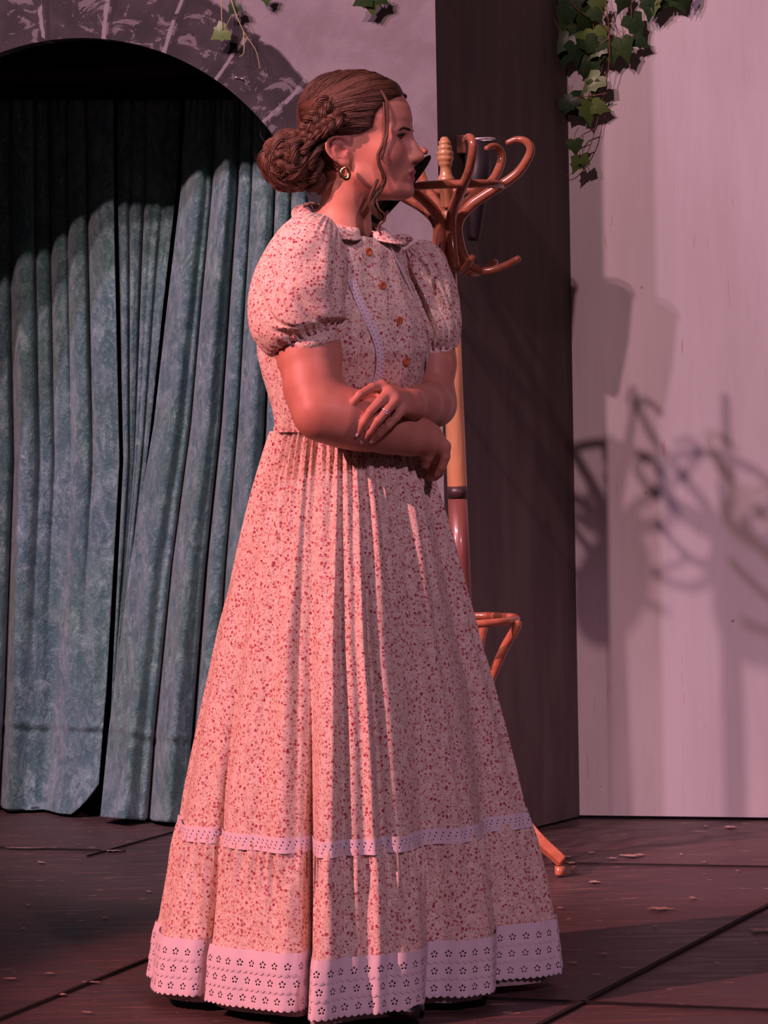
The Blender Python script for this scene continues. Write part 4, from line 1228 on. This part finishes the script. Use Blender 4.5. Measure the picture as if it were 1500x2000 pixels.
# loose curls framing the face
mb = MB()
def cl(pts): return catmull([hb(*p) for p in pts], 60)
c1 = [(738, 178, 5.425), (749, 200, 5.41), (751, 230, 5.405), (752, 258, 5.402), (747, 282, 5.40), (739, 300, 5.40), (740, 320, 5.40), (748, 338, 5.402), (750, 354, 5.405), (742, 372, 5.405), (730, 388, 5.402), (726, 402, 5.40), (734, 417, 5.402), (748, 424, 5.41), (758, 412, 5.42)]
lock(mb, cl(c1), .0035*np.interp(np.linspace(0, 1, 60), [0, .3, .6, .85, 1], [.7, .7, 1.3, 1.6, .5]), 9, .0008, 3.0, (.35, 1.0), 301)
c2 = [(744, 176, 5.41), (756, 200, 5.40), (757, 232, 5.397), (756, 262, 5.395), (750, 290, 5.393), (745, 312, 5.393)]
lock(mb, cl(c2), .0022, 6, .0007, 2.0, (.25, .8), 302)
c3 = [(742, 372, 5.405), (736, 392, 5.40), (741, 408, 5.397), (752, 420, 5.40), (750, 432, 5.405), (741, 440, 5.405), (740, 450, 5.40), (745, 458, 5.40)]
lock(mb, cl(c3), .0016, 4, .0006, 2.0, (.4, .9), 303)
c4 = [(738, 350, 5.402), (728, 372, 5.398), (722, 392, 5.398), (727, 410, 5.398), (738, 424, 5.402), (750, 430, 5.41)]
lock(mb, cl(c4), .0030, 7, .0008, 2.0, (.3, .95), 304)
build(mb, 'loose_curl', M['hair'], hair)

# ------------------------------------------------------------------ dress: bodice
dress = None
BL = [  # py, centre px, lateral, front, back, tilt
    (438, 671, .062, .064, .062, .026), (446, 671, .080, .072, .074, .026), (460, 671, .112, .080, .088, .022), (478, 668, .134, .090, .098, .016),
    (520, 662, .142, .105, .110, .006), (580, 655, .146, .135, .120, .0), (640, 651, .148, .172, .125, .0), (690, 651, .147, .184, .122, .0),
    (735, 655, .142, .168, .116, 0), (790, 661, .134, .140, .108, 0), (838, 666, .130, .130, .104, 0)]
BL = np.array(BL)
def bodice_pt(v, phi):
    """v in 0..1 down; phi 0 = her front, + = her left"""
    x = v*(len(BL)-1)
    row = np.array([np.interp(x, np.arange(len(BL)), BL[:, k]) for k in range(6)])
    py, cx, la, fr, bk, ti = row
    C = P(cx, py, TY); c, s = math.cos(phi), math.sin(phi)
    dp = fr if c > 0 else bk
    # slight valley between the sides of the bust
    bust = math.exp(-((py-675)/55)**2)
    e = 1+.03*bust*(math.cos(4*phi)*-1 if c > 0 else 0)
    off = TF*dp*c*e+TL*la*s*e
    p = C+off; p = p+np.array([0, 0, -ti*c])
    wr_ = .0015*math.sin(phi*17+py*.03)+.002*math.sin(phi*5+py*.02)+.003*math.exp(-((py-838)/25)**2)*math.sin(phi*60)
    return p+(TF*c+TL*s)*wr_
nv, nph = 120, 240
BV = np.array([[bodice_pt(i/(nv-1), 2*PI*j/nph) for j in range(nph)] for i in range(nv)])
mb = MB(); mb.grid(BV, True)
dress = build(mb, 'dress', M['floral'], person, label='cream cotton dress printed with small red flowers')
BN = BV.reshape(-1, 3); BPJ = proj(BN)
bc = np.repeat(np.array([BV[i].mean(0) for i in range(nv)]), nph, 0)
bnorm = BN-bc; bnorm[:, 2] = 0; bnorm /= np.linalg.norm(bnorm, axis=1)[:, None]
vis = bnorm[:, 1] < .25
def on_bodice(px, py, off=.002):
    d = np.hypot(BPJ[:, 0]-px, BPJ[:, 1]-py)+np.where(vis, 0, 1e5)
    idx = np.argsort(d)[:4]; w = 1/(d[idx]+.3); w /= w.sum()
    p = (BN[idx]*w[:, None]).sum(0); n = (bnorm[idx]*w[:, None]).sum(0); n /= np.linalg.norm(n)
    return p+n*off, n
for px, py in [(719, 492), (746, 558), (779, 626), (793, 706), (788, 770)]:
    c, n = on_bodice(px, py, .001)
    mb = MB(); mb.lathe([(0, .0022), (.0035, .0022), (.0045, .0032), (.0070, .0034), (.0078, .002), (.0078, 0), (0, 0)], c, n, 24)
    build(mb, 'button', M['button'], dress)
def strip(pts, w, name, off=.004):
    C, Nn = zip(*[on_bodice(x, y, off) for x, y in pts])
    C = catmull(np.array(C), 80); Nn = catmull(np.array(Nn), 80)
    for _ in range(6): C[1:-1] = (C[:-2]+C[1:-1]*2+C[2:])/4
    t = np.gradient(C, axis=0); t /= np.linalg.norm(t, axis=1)[:, None]; s = np.cross(t, Nn); s /= np.linalg.norm(s, axis=1)[:, None]
    L = np.concatenate([[0], np.cumsum(np.linalg.norm(np.diff(C, axis=0), axis=1))])
    G = np.stack([C-s*w/2, C-s*w/4+Nn*.0012, C+s*w/4+Nn*.0012, C+s*w/2], 1)
    U = np.stack([np.stack([L, np.full(80, x)], 1) for x in (0.001, .0055, .0125, .018)], 1)
    mb = MB(); mb.grid(G, uv=U); return build(mb, name, M['trim'], dress)
strip([(686, 545), (700, 585), (718, 625), (734, 665), (741, 700), (737, 735), (725, 765)], .0145, 'lace_trim')
strip([(757, 478), (777, 520), (800, 568), (818, 612), (828, 655), (830, 700), (822, 736)], .012, 'lace_trim')
# collar: two rounded halves
def collar(sgn, a0=.10):
    n, m = 50, 14; G = np.zeros((n, m, 3))
    C = P(671, 438, TY)
    for i in range(n):
        a = a0+(PI-a0)*i/(n-1); phi = a*sgn
        wv = .050*min(1, ((a-a0)/.30+.02)**.5)*(1-.45*min(1, max(0, (a-1.5)/1.2)))
        for j in range(m):
            t = j/(m-1); c, s = math.cos(phi+sgn*0), math.sin(phi)
            r = .058+wv*t
            # shoulder line falls away sideways
            dz = -.024*c*(1+.45*t)-.30*(r-.058)*(.35+.75*s*s+.45*max(0, c))+.008*math.sin(PI*min(1, t*1.4))
            G[i, j] = C+TF*c*r+TL*s*r*1.0+np.array([0, 0, dz+.006])
    mb = MB(); mb.grid(G); return build(mb, 'collar', M['floral'], dress, solid=.0022)
collar(1, .12); collar(-1, .42)

# ------------------------------------------------------------------ sleeves
def sleeve(axpts, radii, cuff_r, creases, seed, name='sleeve', ecc=1.0, gN=26, cl=.021):
    r_ = np.random.default_rng(seed); n, m = 110, 200
    C = catmull(np.array([P(*q) for q in axpts]), n)
    t = np.gradient(C, axis=0); t /= np.linalg.norm(t, axis=1)[:, None]
    out = np.array([0, -1.0, 0]); N_ = []; u = out
    for i in range(n):
        u = u-np.dot(u, t[i])*t[i]; u /= np.linalg.norm(u); N_.append(u)
    N_ = np.array(N_); B_ = np.cross(t, N_)
    v = np.linspace(0, 1, n); R_ = catmull(np.array([[q, 0, 0] for q in radii]), n)[:, 0]
    ph = r_.uniform(0, 6.28, 8)
    G = np.zeros((n, m, 3)); th = np.arange(m)*2*PI/m
    for i in range(n):
        vi = v[i]
        d = .0035*np.sin(3*th+ph[0]+4*vi)*math.sin(PI*vi)+.0025*np.sin(5*th+ph[1]-6*vi)*math.sin(PI*vi)
        ga = math.exp(-(vi/.16)**2)*.0022*min(1, vi/.05)+math.exp(-((1-vi)/.13)**2)*.0045
        d = d+ga*np.sin(gN*th+ph[2]+2*np.sin(3*th))+ga*.5*np.sin(gN*1.7*th+ph[3])
        for (t0, v0, t1, v1, w, a) in creases:
            s_ = np.clip((vi-v0)/(v1-v0+1e-9), 0, 1) if v1 != v0 else 0
            tc = t0+(t1-t0)*s_; fade = math.sin(PI*np.clip((vi-min(v0, v1))/(abs(v1-v0)), 0, 1)) if min(v0, v1) < vi < max(v0, v1) else 0
            dth = np.abs((th-tc+PI) % (2*PI)-PI)
            d = d+a*fade*np.exp(-(dth/w)**2)
        rr_ = R_[i]+d
        G[i] = C[i]+rr_[:, None]*(np.cos(th)[:, None]*N_[i]*ecc+np.sin(th)[:, None]*B_[i])
    mb = MB(); mb.grid(G, True)
    sl = build(mb, name, M['floral'], dress)
    # cuff
    e = C[-1]; d_ = t[-1]; mb = MB()
    mb.lathe([(cuff_r-.004, -.004), (cuff_r, -.002), (cuff_r+.001, cl*.5), (cuff_r, cl), (cuff_r-.003, cl+.001), (cuff_r-.004, cl*.5)], e, d_, 60)
    build(mb, 'cuff', M['floral'], sl)
    return sl
# th=0 faces the camera; B = t x N
sleeve([(628, 440, 5.415), (607, 480, 5.385), (590, 540, 5.365), (584, 600, 5.352), (592, 645, 5.348), (601, 668, 5.345)],
       [.030, .064, .081, .0850, .0820, .0560], .0560,
       [(-.1, .25, .25, .55, .42, -.014), (1.5, .45, .1, .88, .10, -.010), (1.15, .50, .0, .93, .16, .007), (.2, .58, -.5, .96, .12, -.008), (-.6, .30, -.75, .85, .18, -.007), (.9, .72, .3, .97, .12, -.006), (-.35, .15, -.6, .6, .2, .006)], 4)
sleeve([(800, 482, 5.60), (822, 510, 5.60), (838, 560, 5.592), (845, 610, 5.588), (848, 645, 5.588), (846, 674, 5.592)],
       [.020, .040, .046, .0480, .0490, .0385], .0385,
       [(-.3, .10, -1.2, .80, .10, -.010), (.25, .10, -.7, .85, .11, -.012), (.75, .15, -.1, .90, .10, -.010), (1.2, .2, .4, .92, .10, -.008), (0, .12, -.95, .82, .12, .007), (.55, .2, -.4, .9, .1, .007)], 9, gN=18, cl=.036)
# small rolled gather like a fabric rosette on the far shoulder
rc = P(782, 470, 5.565); mb = MB()
a = np.linspace(0, 5*PI, 60)
mb.tube(np.array([rc+np.array([.016*(1-.14*q)*math.cos(q)*1.1, .004*math.sin(q)-.004, .008*(1-.13*q)*math.sin(q)]) for q in a/ (5*PI)*5.2]), .0062, 8)
mb.ell(rc+[0, .004, -.003], (.016, .010, .009))
build(mb, 'shoulder_gather', M['floral'], dress)

# ------------------------------------------------------------------ skirt
def fp(px, py, z): return on_plane(px, py, (0, 0, z), np.array([0, 0, 1.0]))
hemvis = [(296, 1912), (299, 1929), (316, 1935), (344, 1939), (372, 1941), (397, 1939), (410, 1932), (404, 1944), (401, 1948), (426, 1955), (448, 1960), (476, 1963), (504, 1966), (532, 1967), (560, 1971), (582, 1971), (598, 1964),
          (612, 1955), (604, 1972), (602, 1987), (616, 1989), (644, 1985), (672, 1982), (700, 1976), (722, 1973), (762, 1971), (795, 1967), (820, 1961), (830, 1952), (826, 1943), (840, 1943), (868, 1942), (896, 1942), (930, 1938),
          (962, 1934), (970, 1924), (962, 1912), (980, 1909), (1008, 1907), (1050, 1903), (1085, 1898), (1096, 1888)]
HZ = .03
HV = np.array([fp(x, y, HZ)[:2] for x, y in hemvis])
hc_ = np.array([(HV[0, 0]+HV[-1, 0])/2, 5.50]); hw_ = (HV[-1, 0]-HV[0, 0])/2
back = [hc_+hw_*np.array([math.cos(a), math.sin(a)*.92])*(1+.04*math.sin(a*9)) for a in np.linspace(.15, PI-.15, 26)]
loop = np.vstack([HV, back])
lp = catmull(np.vstack([np.c_[loop, np.zeros(len(loop))], [[*loop[0], 0]]]), 3000)[:, :2]
seg = np.r_[0, np.cumsum(np.linalg.norm(np.diff(lp, axis=0), axis=1))]
NS = 900
sarr = np.linspace(0, seg[-1], NS+1)[:-1]
HEM = np.stack([np.interp(sarr, seg, lp[:, 0]), np.interp(sarr, seg, lp[:, 1])], 1)
HPER = seg[-1]
U1 = (HEM-hc_)/hw_
for _ in range(2): U1 = (np.roll(U1, 1, 0)+2*U1+np.roll(U1, -1, 0))/4
# monotone angle for the waist
ang = np.unwrap(np.arctan2(U1[:, 1], U1[:, 0]))
tot = 2*PI*np.sign(ang[-1]-ang[0])
k_ = np.hanning(203); k_ /= k_.sum(); ext = np.r_[ang[-200:]-tot, ang, ang[:200]+tot]
angs = np.convolve(ext, k_, 'same')[200:-200]
U0 = np.stack([np.cos(angs), np.sin(angs)*1.02], 1)
U1s = U1.copy()
for _ in range(60): U1s = (np.roll(U1s, 2, 0)+2*U1s+np.roll(U1s, -2, 0))/4
SL_ = [(838, 538), (870, 527), (900, 518), (960, 500), (1070, 470), (1230, 430), (1400, 395), (1550, 366), (1625, 355), (1700, 341), (1800, 321), (1830, 312), (1925, 296)]
SR_ = [(838, 806), (870, 818), (900, 828), (960, 849), (1060, 880), (1150, 906), (1240, 931), (1330, 960), (1420, 985), (1510, 1008), (1590, 1026), (1680, 1050), (1790, 1080), (1895, 1096)]
def prof(L):
    o = []
    for y, x in L: p = P(x, y, 5.5); o.append((p[2], p[0]))
    o = np.array(sorted(o)); return o
PL, PR = prof(SL_), prof(SR_)
ZW = P(666, 836, 5.5)[2]
def ring_at(z, blend=None):
    xl = np.interp(z, PL[:, 0], PL[:, 1]); xr = np.interp(z, PR[:, 0], PR[:, 1])
    t = np.clip((ZW-z)/(ZW-HZ), 0, 1)
    b = t**.8 if blend is None else blend
    # folds deepen downwards
    Uh = U1s*(1-.85*t)+U1*(.85*t)
    U = U0*(1-b)+Uh*b
    cy = 5.50
    return np.array([(xl+xr)/2, cy])+U*(xr-xl)/2
# outward normal in plan (approx radial)
sgrid = np.arange(NS)/NS
pxs = proj(np.c_[HEM, np.full(NS, HZ)])[:, 0]; front = HEM[:, 1] < 5.5
fold_spec = [(470, 26, -.010), (540, 22, .010), (575, 16, -.008), (640, 16, .008), (668, 14, -.014), (700, 14, .006), (735, 16, .016), (765, 12, -.012), (800, 20, .006), (870, 22, -.008), (905, 22, .010), (1000, 24, -.008), (1045, 20, .006), (350, 22, -.006)]
bigf = np.zeros(NS)
for c, w, a in fold_spec: bigf += a*np.exp(-((pxs-c)/w)**2)*front
bigf += (~front)*.010*np.sin(sgrid*2*PI*24)
def skirt_rows(z0, z1, n, fn, extra=0.0):
    G = np.zeros((n, NS, 3)); zz = np.linspace(z0, z1, n)
    for i, z in enumerate(zz):
        R_ = ring_at(z); c = R_.mean(0)
        nrm = R_-c; nrm /= np.linalg.norm(nrm, axis=1)[:, None]
        off = fn(z, i/(n-1))+extra
        G[i, :, :2] = R_+nrm*off[:, None]; G[i, :, 2] = z
    return G
r1 = np.random.default_rng(33); gph = r1.uniform(0, 6.28, 6)
gather = np.sin(angs*64+1.6*np.sin(angs*7+gph[0])+.9*np.sin(angs*17+gph[1]))
gather2 = np.sin(angs*34+1.6*np.sin(angs*5+gph[2]))
amp_r = .6+.5*np.sin(sgrid*2*PI*11+gph[3])
def sk_fn(z, t):
    t0 = (ZW-z)
    a1 = .0052*math.exp(-(t0/.10)**1.2)
    a2 = .0060*math.exp(-((t0-.12)/.17)**2)
    b = np.clip(t0/.35, 0, 1)
    return a1*gather+a2*gather2*amp_r+bigf*b*1.0+.0012*np.sin(sgrid*2*PI*9+z*9)
G = skirt_rows(ZW+.004, .312, 190, sk_fn)
mb = MB(); mb.grid(G, True)
skirt = build(mb, 'skirt', M['floral'], dress)
# waist seam tape
WB = np.array([[bodice_pt(.985+.015*i, 2*PI*j/nph)+(TF*math.cos(2*PI*j/nph)+TL*math.sin(2*PI*j/nph))*.002+[0, 0, -.003*i] for j in range(nph)] for i in (0, 1)])
mb = MB(); mb.grid(WB, True); build(mb, 'waist_seam', M['floral'], dress)
# flounce
fg = np.sin(sgrid*2*PI*74+2.4*np.sin(sgrid*2*PI*9+gph[4])+1.2*np.sin(sgrid*2*PI*21+gph[5]))
fg2 = np.sin(sgrid*2*PI*33+2*np.sin(sgrid*2*PI*6+gph[1]))
def fl_fn(z, t):
    k = (.300-z)/.20
    return bigf*(1.0-.25*np.clip(k, 0, 1))+.0050*math.exp(-((k-.14)/.22)**2)*fg+.0070*math.exp(-((k-.45)/.40)**2)*fg2*amp_r+.002
G = skirt_rows(.304, .112, 90, fl_fn)
mb = MB(); mb.grid(G, True); build(mb, 'flounce', M['floral'], dress)
def lace_band(z0, z1, fn, extra, mat, name, n=8, vs=None):
    G = skirt_rows(z0, z1, n, fn, extra)
    mid = G[n//2]; L = np.r_[0, np.cumsum(np.linalg.norm(np.diff(np.vstack([mid, mid[:1]]), axis=0), axis=1))]
    # repeat the first column so uv does not wrap
    G = np.concatenate([G, G[:, :1]], 1)
    vv = np.linspace(abs(z0-z1), 0, n)
    U = np.stack([np.tile(L, (n, 1)), np.tile(vv[:, None], (1, NS+1))], -1)+1e-5
    mb = MB(); mb.grid(G, uv=U); return build(mb, name, mat, dress)
lace_band(.318, .291, lambda z, t: bigf*1.0, .0042, M['band'], 'lace_band')
hemf = lambda z, t: bigf*.75+.001*fg2
lace_band(.124, .084, hemf, .0060, M['tier'], 'eyelet_tier')
lace_band(.094, .054, hemf, .0045, M['tier'], 'eyelet_tier')
lace_band(.064, .024, hemf, .0030, M['tier'], 'eyelet_tier')
lace_band(.124, .028, hemf, -.004, M['petti'], 'hem_lining')
# petticoat peeping out
G = skirt_rows(.16, .012, 12, lambda z, t: bigf*.3, -.022)
mb = MB(); mb.grid(G, True); build(mb, 'petticoat', M['petti'], person)
# shoes
for s, (x, y) in ((-1, (-.055, 5.285)), (1, (.02, 5.46))):
    ax_ = np.array([.75, -.55, 0]) if s < 0 else np.array([.85, -.45, 0]); ax_ /= np.linalg.norm(ax_)
    sd = np.array([-ax_[1], ax_[0], 0]); mb = MB()
    sec = [(-.125, .030, .058), (-.10, .034, .075), (-.05, .032, .078), (0, .036, .062), (.05, .043, .046), (.09, .040, .034), (.118, .024, .024), (.128, .006, .014)]
    sec = catmull(np.array(sec), 30); g_ = []
    base = np.array([x, y, 0.0])
    for l, w, h in sec:
        th = np.linspace(0, 2*PI, 25)[:-1]
        g_.append([base+ax_*l+sd*w*math.cos(q)+np.array([0, 0, .008+max(0, h/2*(1+math.sin(q)))]) for q in th])
    mb.grid(np.array(g_), True); sh_ = build(mb, 'shoe', M['shoe'], person)
    mb = MB(); mb.tube([base+ax_*q+[0, 0, .0085] for q in np.linspace(-.118, .112, 14)], [.024, .030, .031, .030, .029, .031, .034, .038, .040, .040, .037, .030, .022, .012], 14, flat=.22, up=sd)
    build(mb, 'sole', M['shoe'], sh_)
